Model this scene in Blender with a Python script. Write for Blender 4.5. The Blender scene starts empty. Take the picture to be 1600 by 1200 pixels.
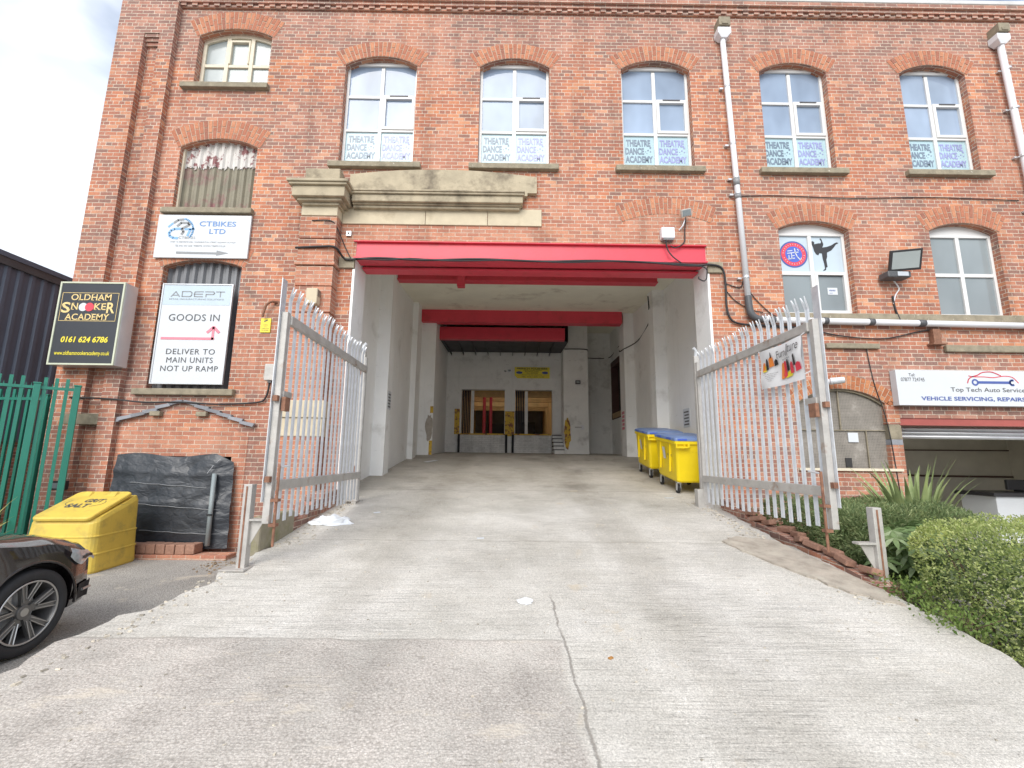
import bpy, bmesh, math, random
from mathutils import Vector, Matrix
from mathutils.geometry import tessellate_polygon
random.seed(7)
S = bpy.context.scene
COL = S.collection
rad = math.radians

# ------------------------------------------------------------------ camera
cam_d = bpy.data.cameras.new("camera"); cam = bpy.data.objects.new("camera", cam_d); COL.objects.link(cam)
cam_d.sensor_width = 36; cam_d.sensor_fit = 'HORIZONTAL'; cam_d.lens = 700/1600*36
cam_d.clip_start = .05; cam_d.clip_end = 2000
_th, _yaw, _roll = math.atan(115/700), .0055, .011
_f = Vector((math.sin(_yaw)*math.cos(_th), math.cos(_yaw)*math.cos(_th), math.sin(_th)))
_r = Vector((math.cos(_yaw), -math.sin(_yaw), 0)); _u = _r.cross(_f)
_r2 = _r*math.cos(_roll)+_u*math.sin(_roll); _u2 = -_r*math.sin(_roll)+_u*math.cos(_roll)
_m = Matrix((_r2, _u2, -_f)).transposed().to_4x4(); _m.translation = (0, 0, 1.78)
cam.matrix_world = _m
S.camera = cam

# ------------------------------------------------------------------ light
SUN_EL, SUN_AZ = rad(36), rad(192)            # azimuth clockwise from +Y: behind the camera, a little left
W = bpy.data.worlds.new("World"); S.world = W; W.use_nodes = True
nt = W.node_tree; nt.nodes.clear()
def N(nt, t, **k):
    n = nt.nodes.new(t)
    for a, b in k.items(): setattr(n, a, b)
    return n
def L(nt, a, b): nt.links.new(a, b)
out = N(nt, 'ShaderNodeOutputWorld'); bg = N(nt, 'ShaderNodeBackground')
sky = N(nt, 'ShaderNodeTexSky'); sky.sky_type = 'NISHITA'; sky.sun_disc = False
sky.sun_elevation = SUN_EL; sky.sun_rotation = SUN_AZ
sky.air_density = 1.0; sky.dust_density = 1.5; sky.ozone_density = 1.0
tc = N(nt, 'ShaderNodeTexCoord'); mp = N(nt, 'ShaderNodeMapping'); mp.inputs['Scale'].default_value = (1, 1, 2.2)
mp.inputs['Location'].default_value = (.35, .2, .1)
nz = N(nt, 'ShaderNodeTexNoise'); nz.inputs['Scale'].default_value = 1.7; nz.inputs['Detail'].default_value = 6; nz.inputs['Roughness'].default_value = .5
rp = N(nt, 'ShaderNodeValToRGB'); rp.color_ramp.elements[0].position = .36; rp.color_ramp.elements[1].position = .52
nz2 = N(nt, 'ShaderNodeTexNoise'); nz2.inputs['Scale'].default_value = 2.6; nz2.inputs['Detail'].default_value = 4
rp2 = N(nt, 'ShaderNodeValToRGB')
rp2.color_ramp.elements[0].position = .44; rp2.color_ramp.elements[0].color = (4.6, 5.05, 5.8, 1)
rp2.color_ramp.elements[1].position = .68; rp2.color_ramp.elements[1].color = (8.0, 8.1, 8.2, 1)
mx = N(nt, 'ShaderNodeMix', data_type='RGBA')
L(nt, tc.outputs['Generated'], mp.inputs['Vector']); L(nt, mp.outputs[0], nz.inputs['Vector']); L(nt, mp.outputs[0], nz2.inputs['Vector'])
L(nt, nz.outputs['Fac'], rp.inputs[0]); L(nt, nz2.outputs['Fac'], rp2.inputs[0])
L(nt, rp.outputs[0], mx.inputs[0]); L(nt, sky.outputs[0], mx.inputs[6]); L(nt, rp2.outputs[0], mx.inputs[7])
L(nt, mx.outputs[2], bg.inputs[0]); bg.inputs[1].default_value = .1
L(nt, bg.outputs[0], out.inputs[0])

sd = bpy.data.lights.new("sun", 'SUN'); sd.energy = 1.5; sd.angle = rad(40); sd.color = (1, .96, .9)
so = bpy.data.objects.new("sun", sd); COL.objects.link(so)
_sd = Vector((math.sin(SUN_AZ)*math.cos(SUN_EL), math.cos(SUN_AZ)*math.cos(SUN_EL), math.sin(SUN_EL)))
so.rotation_euler = _sd.to_track_quat('Z', 'Y').to_euler(); so.location = _sd*50
S.view_settings.view_transform = 'Standard'; S.view_settings.look = 'None'
S.view_settings.exposure = 1.06; S.view_settings.gamma = 1
S.cycles.max_bounces = 10; S.cycles.diffuse_bounces = 6
S.cycles.use_denoising = True

# ------------------------------------------------------------------ materials
def newmat(name):
    m = bpy.data.materials.new(name); m.use_nodes = True
    nt = m.node_tree; return m, nt, nt.nodes['Principled BSDF']
def ramp(nt, stops, interp='LINEAR'):
    r = N(nt, 'ShaderNodeValToRGB'); cr = r.color_ramp; cr.interpolation = interp
    while len(cr.elements) < len(stops): cr.elements.new(.5)
    for e, (p, c) in zip(cr.elements, stops):
        e.position = p; e.color = (c, c, c, 1) if isinstance(c, (int, float)) else (*c[:3], 1)
    return r
def noise(nt, vec, scale, detail=4, rough=.55):
    n = N(nt, 'ShaderNodeTexNoise'); n.inputs['Scale'].default_value = scale
    n.inputs['Detail'].default_value = detail; n.inputs['Roughness'].default_value = rough
    if vec is not None: L(nt, vec, n.inputs['Vector'])
    return n
def mixc(nt, a, b, f, mode='MIX'):
    m = N(nt, 'ShaderNodeMix', data_type='RGBA'); m.blend_type = mode
    for i, v in ((6, a), (7, b), (0, f)):
        if hasattr(v, 'links'): L(nt, v, m.inputs[i])
        elif i == 0: m.inputs[0].default_value = v
        else: m.inputs[i].default_value = (*v[:3], 1)
    return m.outputs[2]
def math_(nt, op, a, b=0., c=0.):
    m = N(nt, 'ShaderNodeMath', operation=op)
    for i, v in enumerate((a, b, c)):
        if hasattr(v, 'links'): L(nt, v, m.inputs[i])
        else: m.inputs[i].default_value = v
    return m.outputs[0]
def coords(nt, kind='Object', scale=(1, 1, 1)):
    t = N(nt, 'ShaderNodeTexCoord'); m = N(nt, 'ShaderNodeMapping'); m.inputs['Scale'].default_value = scale
    L(nt, t.outputs[kind], m.inputs['Vector']); return m.outputs[0]
def worldpos(nt, scale=(1, 1, 1)):
    t = N(nt, 'ShaderNodeNewGeometry'); m = N(nt, 'ShaderNodeMapping'); m.inputs['Scale'].default_value = scale
    L(nt, t.outputs['Position'], m.inputs['Vector']); return m.outputs[0]
def bump(nt, bs, h, strength=.3, dist=.01):
    b = N(nt, 'ShaderNodeBump'); b.inputs['Strength'].default_value = strength; b.inputs['Distance'].default_value = dist
    L(nt, h, b.inputs['Height']); L(nt, b.outputs[0], bs.inputs['Normal']); return b
def pmat(name, col, rough=.6, metal=0., var=.12, vs=3., bs=40., bstr=.15, dirt=None, dirt_s=2.5, dirt_t=(.5, .75), spec=.5, coat=0., space='Object', island=0., scuff=None, drip=None):
    """painted / plain surface with mottling, optional stains of their own shape and a fine bump"""
    m, nt, b = newmat(name)
    v = coords(nt, space) if space != 'world' else worldpos(nt)
    n = noise(nt, v, vs, 6, .6)
    c = ramp(nt, [(.25, tuple(x*(1-var) for x in col)), (.75, tuple(min(1, x*(1+var)) for x in col))])
    L(nt, n.outputs['Fac'], c.inputs[0]); o = c.outputs[0]
    if island:
        g = N(nt, 'ShaderNodeNewGeometry')
        r = ramp(nt, [(0, 1-island), (1, 1+island)]); L(nt, g.outputs['Random Per Island'], r.inputs[0])
        o = mixc(nt, o, r.outputs[0], 1., 'MULTIPLY')
    if dirt:
        d = noise(nt, v, dirt_s, 8, .65); dr = ramp(nt, [(dirt_t[0], 0), (dirt_t[1], 1)]); L(nt, d.outputs['Fac'], dr.inputs[0])
        o = mixc(nt, o, dirt, dr.outputs[0])
    if drip:     # dirty water runs
        d = noise(nt, worldpos(nt, (5, 5, .35)), 1., 7, .7); dr = ramp(nt, [(.55, 0), (.75, .35)]); L(nt, d.outputs['Fac'], dr.inputs[0]); o = mixc(nt, o, drip, dr.outputs[0])
    if scuff:    # knocks and scrapes
        d = noise(nt, worldpos(nt, (2.2, 2.2, 15)), 1., 6, .75); dr = ramp(nt, [(.67, 0), (.70, .7)]); L(nt, d.outputs['Fac'], dr.inputs[0]); o = mixc(nt, o, scuff, dr.outputs[0])
    L(nt, o, b.inputs['Base Color'])
    b.inputs['Roughness'].default_value = rough; b.inputs['Metallic'].default_value = metal
    b.inputs['Specular IOR Level'].default_value = spec
    if coat: b.inputs['Coat Weight'].default_value = coat; b.inputs['Coat Roughness'].default_value = .04
    if bstr:
        bn = noise(nt, v, bs, 4); bump(nt, b, bn.outputs['Fac'], bstr, .01)
    return m

BR_A = [(0, (.26, .15, .118)), (.12, (.31, .15, .112)), (.28, (.375, .158, .106)), (.5, (.42, .165, .10)), (.7, (.47, .185, .108)), (.88, (.54, .23, .125)), (1, (.60, .31, .19))]
BR_B = [(0, (.24, .15, .125)), (.22, (.285, .16, .13)), (.5, (.335, .165, .128)), (.75, (.39, .19, .14)), (1, (.44, .235, .175))]
BR_NEW = [(0, (.40, .175, .12)), (.4, (.46, .205, .135)), (.8, (.52, .25, .165)), (1, (.42, .215, .155))]
def brickmat(name, pa, pb, mortar=(.64, .54, .44), bias=0., header=6, upper=True, zsoot=None, stain=.35):
    m, nt, b = newmat(name)
    uv = N(nt, 'ShaderNodeUVMap').outputs[0]
    dn = noise(nt, uv, 9, 2); dv = N(nt, 'ShaderNodeVectorMath', operation='MULTIPLY_ADD')
    L(nt, dn.outputs['Color'], dv.inputs[0]); dv.inputs[1].default_value = (.010, .010, 0); L(nt, uv, dv.inputs[2])
    br = N(nt, 'ShaderNodeTexBrick'); L(nt, dv.outputs[0], br.inputs['Vector'])
    br.inputs['Scale'].default_value = 1; br.inputs['Brick Width'].default_value = .229; br.inputs['Row Height'].default_value = .0752
    br.inputs['Mortar Size'].default_value = .0062; br.inputs['Mortar Smooth'].default_value = .25
    br.offset = .5; br.offset_frequency = 2; br.squash = .5 if header else 1; br.squash_frequency = header or 2
    br.inputs['Color1'].default_value = (0, 0, 0, 1); br.inputs['Color2'].default_value = (1, 1, 1, 1); br.inputs['Mortar'].default_value = (.5, .5, .5, 1)
    br.inputs['Bias'].default_value = bias
    ra = ramp(nt, pa); rb = ramp(nt, pb); L(nt, br.outputs['Color'], ra.inputs[0]); L(nt, br.outputs['Color'], rb.inputs[0])
    big = noise(nt, uv, .55, 5, .6); sp = N(nt, 'ShaderNodeSeparateXYZ'); L(nt, uv, sp.inputs[0])
    sel = ramp(nt, [(.46, 0), (.66, 1)]); 
    f = big.outputs['Fac']
    if upper:
        up = N(nt, 'ShaderNodeMapRange'); up.inputs['From Min'].default_value = 9.6; up.inputs['From Max'].default_value = 10.5
        up.inputs['To Max'].default_value = .32; L(nt, sp.outputs[1], up.inputs['Value'])
        lo = N(nt, 'ShaderNodeMapRange'); lo.inputs['From Min'].default_value = 4.3; lo.inputs['From Max'].default_value = 3.6
        lo.inputs['To Max'].default_value = .1; L(nt, sp.outputs[1], lo.inputs['Value'])
        f = math_(nt, 'ADD', math_(nt, 'ADD', f, up.outputs[0]), lo.outputs[0])
    L(nt, f, sel.inputs[0])
    c = mixc(nt, ra.outputs[0], rb.outputs[0], sel.outputs[0])
    if upper:    # areas rebuilt in younger orange brick
        rn = ramp(nt, BR_NEW); L(nt, br.outputs['Color'], rn.inputs[0])
        pnz = noise(nt, uv, .42, 4, .6); pnr = ramp(nt, [(.56, 0), (.62, .85)]); L(nt, pnz.outputs['Fac'], pnr.inputs[0]); c = mixc(nt, c, rn.outputs[0], pnr.outputs[0])
    fine = noise(nt, uv, 60, 4, .7); fr = ramp(nt, [(.25, .72), (.75, 1.28)]); L(nt, fine.outputs['Fac'], fr.inputs[0])
    c = mixc(nt, c, fr.outputs[0], 1., 'MULTIPLY')
    # lime bloom and smeared pointing, in blotches of their own
    bl = noise(nt, uv, 1.7, 9, .72); blr = ramp(nt, [(.56, 0), (.78, stain)]); L(nt, bl.outputs['Fac'], blr.inputs[0])
    c = mixc(nt, c, (.50, .36, .28), blr.outputs[0])
    mn = noise(nt, uv, 14, 4); mr = ramp(nt, [(.3, tuple(x*.62 for x in mortar)), (.7, tuple(min(1, x*1.12) for x in mortar))]); L(nt, mn.outputs['Fac'], mr.inputs[0])
    c = mixc(nt, c, mr.outputs[0], br.outputs['Fac'])
    # long damp streaks and lime runs down the wall
    stc = N(nt, 'ShaderNodeMapping'); stc.inputs['Scale'].default_value = (2.6, .22, 1); L(nt, uv, stc.inputs['Vector'])
    sk = noise(nt, stc.outputs[0], 1., 7, .7); skr = ramp(nt, [(.36, .80), (.5, 1.0), (.66, 1.12)]); L(nt, sk.outputs['Fac'], skr.inputs[0])
    c = mixc(nt, c, skr.outputs[0], 1., 'MULTIPLY')
    so_ = noise(nt, uv, 1.1, 8, .66); sor = ramp(nt, [(.58, 0), (.82, .5)]); L(nt, so_.outputs['Fac'], sor.inputs[0])
    c = mixc(nt, c, (.13, .095, .08), sor.outputs[0])
    L(nt, c, b.inputs['Base Color']); b.inputs['Roughness'].default_value = .88; b.inputs['Specular IOR Level'].default_value = .25
    h = math_(nt, 'SUBTRACT', math_(nt, 'MULTIPLY', fine.outputs['Fac'], .35), br.outputs['Fac'])
    bump(nt, b, h, .55, .008)
    return m
M = {}
def tarpmat():
    m, nt, b = newmat('black plastic sheet'); v = coords(nt, 'Object', (1, 1, 1.6)); dn = noise(nt, v, 2.5, 3); dv = N(nt, 'ShaderNodeVectorMath', operation='MULTIPLY_ADD')
    L(nt, dn.outputs['Color'], dv.inputs[0]); dv.inputs[1].default_value = (.5, .5, .5); L(nt, v, dv.inputs[2])
    vo = N(nt, 'ShaderNodeTexVoronoi'); vo.inputs['Scale'].default_value = 5; vo.feature = 'DISTANCE_TO_EDGE'; L(nt, dv.outputs[0], vo.inputs['Vector'])
    n = noise(nt, dv.outputs[0], 7, 6, .6); h = math_(nt, 'ADD', vo.outputs['Distance'], math_(nt, 'MULTIPLY', n.outputs['Fac'], .5))
    c = ramp(nt, [(.3, (.020, .024, .031)), (.7, (.036, .042, .052))]); L(nt, n.outputs['Fac'], c.inputs[0]); L(nt, c.outputs[0], b.inputs['Base Color'])
    b.inputs['Roughness'].default_value = .4; b.inputs['Specular IOR Level'].default_value = .6; bump(nt, b, h, .34, .03); return m
M['brick'] = brickmat('old red brick', BR_A, BR_B)
M['brick_new'] = brickmat('newer orange brick', BR_NEW, BR_A, mortar=(.60, .50, .40), upper=False, header=0, stain=.5)
M['brick_dirty'] = brickmat('stained brick', BR_B, BR_A, upper=False, stain=.7)
def voussmat(name, stops):
    m, nt, b = newmat(name); g = N(nt, 'ShaderNodeNewGeometry'); r = ramp(nt, stops); L(nt, g.outputs['Random Per Island'], r.inputs[0])
    v = coords(nt); n = noise(nt, v, 30, 5, .7); fr = ramp(nt, [(.25, .7), (.75, 1.25)]); L(nt, n.outputs['Fac'], fr.inputs[0])
    L(nt, mixc(nt, r.outputs[0], fr.outputs[0], 1., 'MULTIPLY'), b.inputs['Base Color']); b.inputs['Roughness'].default_value = .88
    b.inputs['Specular IOR Level'].default_value = .25
    bump(nt, b, n.outputs['Fac'], .4, .01); return m
M['vouss'] = voussmat('arch bricks', [(0, (.27, .13, .098)), (.2, (.38, .155, .10)), (.6, (.45, .18, .108)), (1, (.52, .24, .14))])
M['vouss_or'] = voussmat('orange arch bricks', [(0, (.33, .12, .062)), (.6, (.45, .175, .082)), (1, (.52, .24, .12))])
M['loose'] = voussmat('loose brick', [(0, (.27, .15, .11)), (.5, (.38, .22, .16)), (1, (.47, .34, .26))])
M['mortar'] = pmat('lime mortar', (.50, .40, .31), .9, var=.2, vs=12, bs=60, bstr=.3)
M['stone'] = pmat('weathered sandstone', (.42, .36, .255), .85, var=.22, vs=3.5, bs=30, bstr=.35, dirt=(.13, .105, .075), dirt_s=2.2, dirt_t=(.5, .72))
M['stone_pale'] = pmat('pale sandstone', (.57, .495, .36), .85, var=.12, vs=4, bs=30, bstr=.25, dirt=(.3, .24, .15), dirt_s=1.6, dirt_t=(.55, .8))
M['sill'] = pmat('grey stone sill', (.27, .235, .17), .88, var=.3, vs=8, bs=40, bstr=.4, dirt=(.60, .57, .48), dirt_s=14, dirt_t=(.64, .72))
M['upvc'] = pmat('white window plastic', (.70, .70, .69), .35, var=.03, bstr=0)
M['cream'] = pmat('flaking cream paint', (.66, .60, .47), .6, var=.12, vs=14, bs=50, bstr=.3, dirt=(.26, .2, .14), dirt_s=22, dirt_t=(.66, .76))
def glassmat(name, col, rough=.03, ior=1.9, var=.15):
    m, nt, b = newmat(name); v = worldpos(nt, (1, 1, .6)); n = noise(nt, v, .9, 3)
    c = ramp(nt, [(.3, tuple(x*(1-var) for x in col)), (.7, tuple(x*(1+var) for x in col))]); L(nt, n.outputs['Fac'], c.inputs[0])
    L(nt, c.outputs[0], b.inputs['Base Color']); b.inputs['Roughness'].default_value = rough; b.inputs['IOR'].default_value = ior
    w = noise(nt, worldpos(nt), 2.2, 2); bump(nt, b, w.outputs['Fac'], .05, .02); return m
M['glass'] = glassmat('window glass over pale blinds', (.29, .365, .48), ior=1.45, var=.28)
M['glass_low'] = glassmat('window glass over a dim room', (.235, .27, .285), ior=1.5)
M['glass_old'] = glassmat('old window glass', (.33, .37, .37), rough=.12, ior=1.5)
M['film'] = pmat('pale blue window film', (.40, .555, .61), .25, var=.06, vs=2, bstr=0)
M['film_white'] = pmat('white window film', (.48, .57, .64), .25, var=.04, vs=2, bstr=0)
M['ink_grey'] = pmat('grey film print', (.17, .22, .29), .3, var=.25, vs=4, bstr=0)
M['ink_lilac'] = pmat('lilac film print', (.28, .30, .54), .3, var=.2, vs=4, bstr=0)
M['banner'] = pmat('white vinyl banner', (.76, .77, .78), .4, var=.04, bs=6, bstr=.1)
M['white'] = pmat('white sign board', (.60, .63, .66), .35, var=.03, vs=3, bstr=0)
M['ink_black'] = pmat('black print', (.03, .03, .033), .4, var=.1, bstr=0)
M['ink_dark'] = pmat('dark grey print', (.085, .085, .09), .4, var=.1, bstr=0)
M['ink_mid'] = pmat('grey print', (.24, .25, .26), .4, var=.06, bstr=0)
M['ink_blue'] = pmat('blue print', (.12, .24, .50), .4, var=.06, bstr=0)
M['ink_pale'] = pmat('light blue print', (.20, .40, .66), .4, var=.06, bstr=0)
M['ink_navy'] = pmat('navy print', (.06, .10, .33), .4, var=.06, bstr=0)
M['ink_pink'] = pmat('faded red print', (.72, .22, .28), .4, var=.06, bstr=0)
M['ink_red'] = pmat('red print', (.70, .06, .09), .4, var=.06, bstr=0)
M['ink_yellow'] = pmat('yellow print', (.78, .66, .05), .4, var=.06, bstr=0)
M['ink_gold'] = pmat('gold print', (.72, .55, .24), .4, var=.2, vs=20, bstr=0)
M['ink_orange'] = pmat('orange print', (.8, .25, .05), .4, var=.1, bstr=0)
M['panel_dark'] = pmat('charcoal sign face', (.035, .038, .045), .3, var=.08, bstr=0)
M['panel_frame'] = pmat('pale olive sign frame', (.55, .58, .45), .4, var=.1, bstr=0)
M['alu'] = pmat('dull aluminium', (.60, .62, .64), .38, metal=.6, var=.08, bstr=.05)
M['red'] = pmat('red painted steel', (.66, .055, .085), .42, var=.10, vs=2, bs=25, bstr=.12, dirt=(.42, .05, .05), dirt_s=3, dirt_t=(.55, .8), scuff=(.36, .06, .06), drip=(.50, .05, .06))
M['red_dull'] = pmat('faded red steel', (.34, .085, .07), .55, var=.15, bstr=.15)
M['paint'] = pmat('white painted wall', (.85, .855, .84), .75, var=.05, vs=1.3, bs=12, bstr=.25, dirt=(.47, .46, .43), dirt_s=1.1, dirt_t=(.58, .85), scuff=(.38, .36, .33), drip=(.60, .59, .55))
M['paint_rear'] = pmat('grubby white paint', (.78, .78, .75), .8, var=.08, vs=1.6, bs=18, bstr=.3, dirt=(.38, .37, .34), dirt_s=1.5, dirt_t=(.55, .8), scuff=(.22, .21, .19), drip=(.48, .47, .43))
M['paint_ceil'] = pmat('cream ceiling paint', (.84, .81, .68), .8, var=.07, vs=1.2, bs=8, bstr=.15, dirt=(.44, .38, .3), dirt_s=1.0, dirt_t=(.56, .78))
M['dark_soffit'] = pmat('dark boarded soffit', (.07, .07, .075), .7, var=.4, vs=2, bstr=.2)
M['galv'] = pmat('galvanised steel', (.60, .62, .65), .45, metal=.3, var=.16, vs=9, bs=40, bstr=.1, dirt=(.62, .62, .60), dirt_s=7, dirt_t=(.55, .8))
M['galv_dirty'] = pmat('weathered gate frame', (.47, .455, .43), .55, metal=.25, var=.18, vs=7, bstr=.2, dirt=(.27, .15, .085), dirt_s=4, dirt_t=(.6, .74))
M['rust'] = pmat('rust', (.24, .12, .075), .85, var=.35, vs=14, bstr=.4, dirt=(.14, .06, .04), dirt_s=9)
M['pvc'] = pmat('white plastic pipe', (.72, .73, .76), .35, var=.04, vs=2, bstr=0, dirt=(.5, .5, .46), dirt_s=1.5, dirt_t=(.62, .85))
M['pvc_dark'] = pmat('dark plastic pipe', (.085, .088, .095), .45, var=.15, bstr=.05)
M['cable'] = pmat('black cable', (.025, .025, .027), .6, var=.2, bstr=0)
M['yellow_bin'] = pmat('yellow bin plastic', (.80, .60, .008), .42, var=.06, vs=3, bs=60, bstr=.04, dirt=(.50, .37, .02), dirt_s=3.2, dirt_t=(.62, .8), scuff=(.42, .32, .05))
M['blue_lid'] = pmat('blue bin lid', (.16, .24, .45), .4, var=.1, bstr=.05)
M['rubber'] = pmat('black rubber', (.018, .018, .02), .75, var=.25, vs=10, bs=60, bstr=.2)
M['grit'] = pmat('yellow grit bin plastic', (.68, .50, .085), .5, var=.10, vs=3, bs=70, bstr=.1, dirt=(.40, .31, .08), dirt_s=4.5, dirt_t=(.5, .76), drip=(.44, .34, .09), scuff=(.36, .29, .1))
M['green'] = pmat('green powder coat', (.022, .19, .135), .38, var=.12, bstr=.05)
M['clad'] = pmat('dark grey cladding', (.12, .145, .195), .5, var=.1, vs=1, bstr=.03)
M['clad_win'] = pmat('grey corrugated sheet', (.17, .175, .185), .5, metal=.3, var=.15, vs=4, bstr=.1)
M['sheet_old'] = pmat('stained corrugated sheet', (.225, .205, .15), .65, var=.2, vs=2.5, bstr=.2, dirt=(.22, .10, .10), dirt_s=2.6, dirt_t=(.50, .66))
M['sheet_flake'] = pmat('flaking white paint over maroon', (.58, .56, .53), .7, var=.1, vs=8, bstr=.35, dirt=(.22, .09, .09), dirt_s=5, dirt_t=(.52, .57))
M['tarp'] = tarpmat()
M['concrete_wall'] = pmat('mossy concrete', (.30, .27, .20), .9, var=.25, vs=4, bs=25, bstr=.5, dirt=(.19, .19, .07), dirt_s=2.5, dirt_t=(.45, .65))
M['slate'] = pmat('slate', (.24, .25, .275), .6, var=.2, vs=8, bstr=.3, island=.2)
M['wood'] = pmat('bare board', (.45, .31, .17), .7, var=.2, vs=6, bstr=.2)
M['joist'] = pmat('varnished joist', (.80, .52, .22), .6, var=.2, vs=3, bstr=.1)
M['ochre'] = pmat('ochre wall', (.78, .47, .17), .7, var=.2, vs=2, bstr=.1)
M['dark'] = pmat('dark room', (.035, .034, .034), .8, var=.4, vs=2, bstr=.1)
M['brown'] = pmat('dark brown timber', (.085, .042, .036), .6, var=.3, vs=3, bstr=.15)
M['peel'] = pmat('chipped yellow paint over brick', (.66, .43, .05), .7, var=.12, vs=6, bstr=.4, dirt=(.23, .10, .05), dirt_s=6, dirt_t=(.5, .56))
M['render'] = pmat('bare render patch', (.40, .36, .31), .9, var=.15, vs=9, bstr=.4)
M['meshscreen'] = None
M['coping'] = pmat('pale concrete coping', (.58, .58, .57), .8, var=.12, vs=3, bstr=.2)
M['litter'] = pmat('white plastic', (.74, .77, .80), .4, var=.08, bs=18, bstr=.3)
M['leaf_dry'] = pmat('dry leaf', (.40, .20, .06), .8, var=.3, vs=20, bstr=.2)
# ------------------------------------------------------------------ mesh helpers
MW = {}
def setp(o, label=None, cat=None, group=None, kind=None):
    for k, v in (('label', label), ('category', cat), ('group', group), ('kind', kind)):
        if v: o[k] = v
    return o
def thing(name, label, cat, loc=(0, 0, 0), rot=(0, 0, 0), group=None):
    o = bpy.data.objects.new(name, None); COL.objects.link(o); o.empty_display_size = .2
    o.location = loc; o.rotation_euler = rot
    from mathutils import Euler
    MW[o.name] = Matrix.Translation(loc) @ Euler(rot).to_matrix().to_4x4()
    return setp(o, label, cat, group)
class MB:
    def __init__(s): s.v = []; s.f = []; s.m = []; s.mi = 0; s.uvs = {}
    def add(s, vs, fs):
        b = len(s.v); s.v += [tuple(x) for x in vs]
        for f in fs: s.f.append(tuple(b+i for i in f)); s.m.append(s.mi)
        return s
    def box(s, x0, x1, y0, y1, z0, z1):
        return s.add([(x0,y0,z0),(x1,y0,z0),(x1,y1,z0),(x0,y1,z0),(x0,y0,z1),(x1,y0,z1),(x1,y1,z1),(x0,y1,z1)],
                     [(0,3,2,1),(4,5,6,7),(0,1,5,4),(1,2,6,5),(2,3,7,6),(3,0,4,7)])
    def xbox(s, mat, sx, sy, sz):     # centred box under a matrix
        P = [mat @ Vector((x*sx/2, y*sy/2, z*sz/2)) for z in (-1, 1) for x, y in ((-1,-1),(1,-1),(1,1),(-1,1))]
        return s.add(P, [(0,3,2,1),(4,5,6,7),(0,1,5,4),(1,2,6,5),(2,3,7,6),(3,0,4,7)])
    def bar(s, a, b, w, h):           # box from a to b, w across, h up
        a = Vector(a); b = Vector(b); d = b-a; q = d.to_track_quat('Y', 'Z')
        return s.xbox(Matrix.Translation((a+b)/2) @ q.to_matrix().to_4x4(), w, d.length, h)
    def poly(s, pts): return s.add(pts, [tuple(range(len(pts)))])
    def tess(s, loops, f):            # 2D loops (outer first, then holes) mapped by f(u,v)
        ls = [[Vector((a, b, 0)) for a, b in l] for l in loops]; flat = [p for l in ls for p in l]
        tr = tessellate_polygon(ls); fs = []
        for t in tr:
            a, b, c = (flat[i] for i in t)
            cr = (b-a).cross(c-a).z
            if abs(cr) < 1e-10: continue
            fs.append(t if cr > 0 else (t[0], t[2], t[1]))
        return s.add([f(p.x, p.y) for p in flat], fs)
    def prism(s, pts, f, d):          # closed outline (ccw seen from the front) extruded by vector d
        n = len(pts); P = [Vector(f(*p)) for p in pts]; D = Vector(d)
        s.tess([pts], f); s.tess([pts], lambda u, v: Vector(f(u, v))+D)
        k = len(s.f)
        return s.add(P+[p+D for p in P], [(i, i+n, (i+1) % n+n, (i+1) % n) for i in range(n)])
    def tube(s, pts, r, n=8, caps=True):
        P = [Vector(p) for p in pts]; rings = []; up = None
        for i, p in enumerate(P):
            t = ((P[min(i+1, len(P)-1)]-p).normalized()+(p-P[max(i-1, 0)]).normalized())
            t = t.normalized() if t.length > 1e-6 else Vector((0, 0, 1))
            if up is None or abs(up.dot(t)) > .99: up = Vector((0, 0, 1)) if abs(t.z) < .9 else Vector((0, 1, 0))
            a = t.cross(up).normalized(); b = a.cross(t).normalized(); up = b
            rr = r[i] if isinstance(r, (list, tuple)) else r
            rings.append([p+(a*math.cos(2*math.pi*k/n)+b*math.sin(2*math.pi*k/n))*rr for k in range(n)])
        return s.loft(rings, caps)
    def loft(s, rings, caps=True, closed=True):
        n = len(rings[0]); vs = [p for r in rings for p in r]; fs = []
        for i in range(len(rings)-1):
            for k in range(n if closed else n-1):
                a, b = i*n+k, i*n+(k+1) % n; fs.append((a, b, b+n, a+n))
        if caps: fs.append(tuple(range(n))[::-1]); fs.append(tuple((len(rings)-1)*n+k for k in range(n)))
        return s.add(vs, fs)
    def cyl(s, a, b, r, n=16): return s.tube([a, b], r, n)
    def disc(s, f, cu, cv, r, n=28, r0=0):
        A = [(cu+r*math.cos(2*math.pi*k/n), cv+r*math.sin(2*math.pi*k/n)) for k in range(n)]
        if not r0: return s.add([f(*p) for p in A], [tuple(range(n))])
        B = [(cu+r0*math.cos(2*math.pi*k/n), cv+r0*math.sin(2*math.pi*k/n)) for k in range(n)]
        return s.add([f(*p) for p in A+B], [(k, (k+1) % n, (k+1) % n+n, k+n) for k in range(n)])
    def stroke(s, f, pts, w):         # flat ribbon through 2D points
        for (a, b), (c, d) in zip(pts, pts[1:]):
            l = math.hypot(c-a, d-b) or 1; ex, ey = (c-a)/l*w*.15, (d-b)/l*w*.15; nx, ny = -(d-b)/l*w/2, (c-a)/l*w/2
            s.add([f(a-ex-nx, b-ey-ny), f(c+ex-nx, d+ey-ny), f(c+ex+nx, d+ey+ny), f(a-ex+nx, b-ey+ny)], [(0, 1, 2, 3)])
        return s
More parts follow.
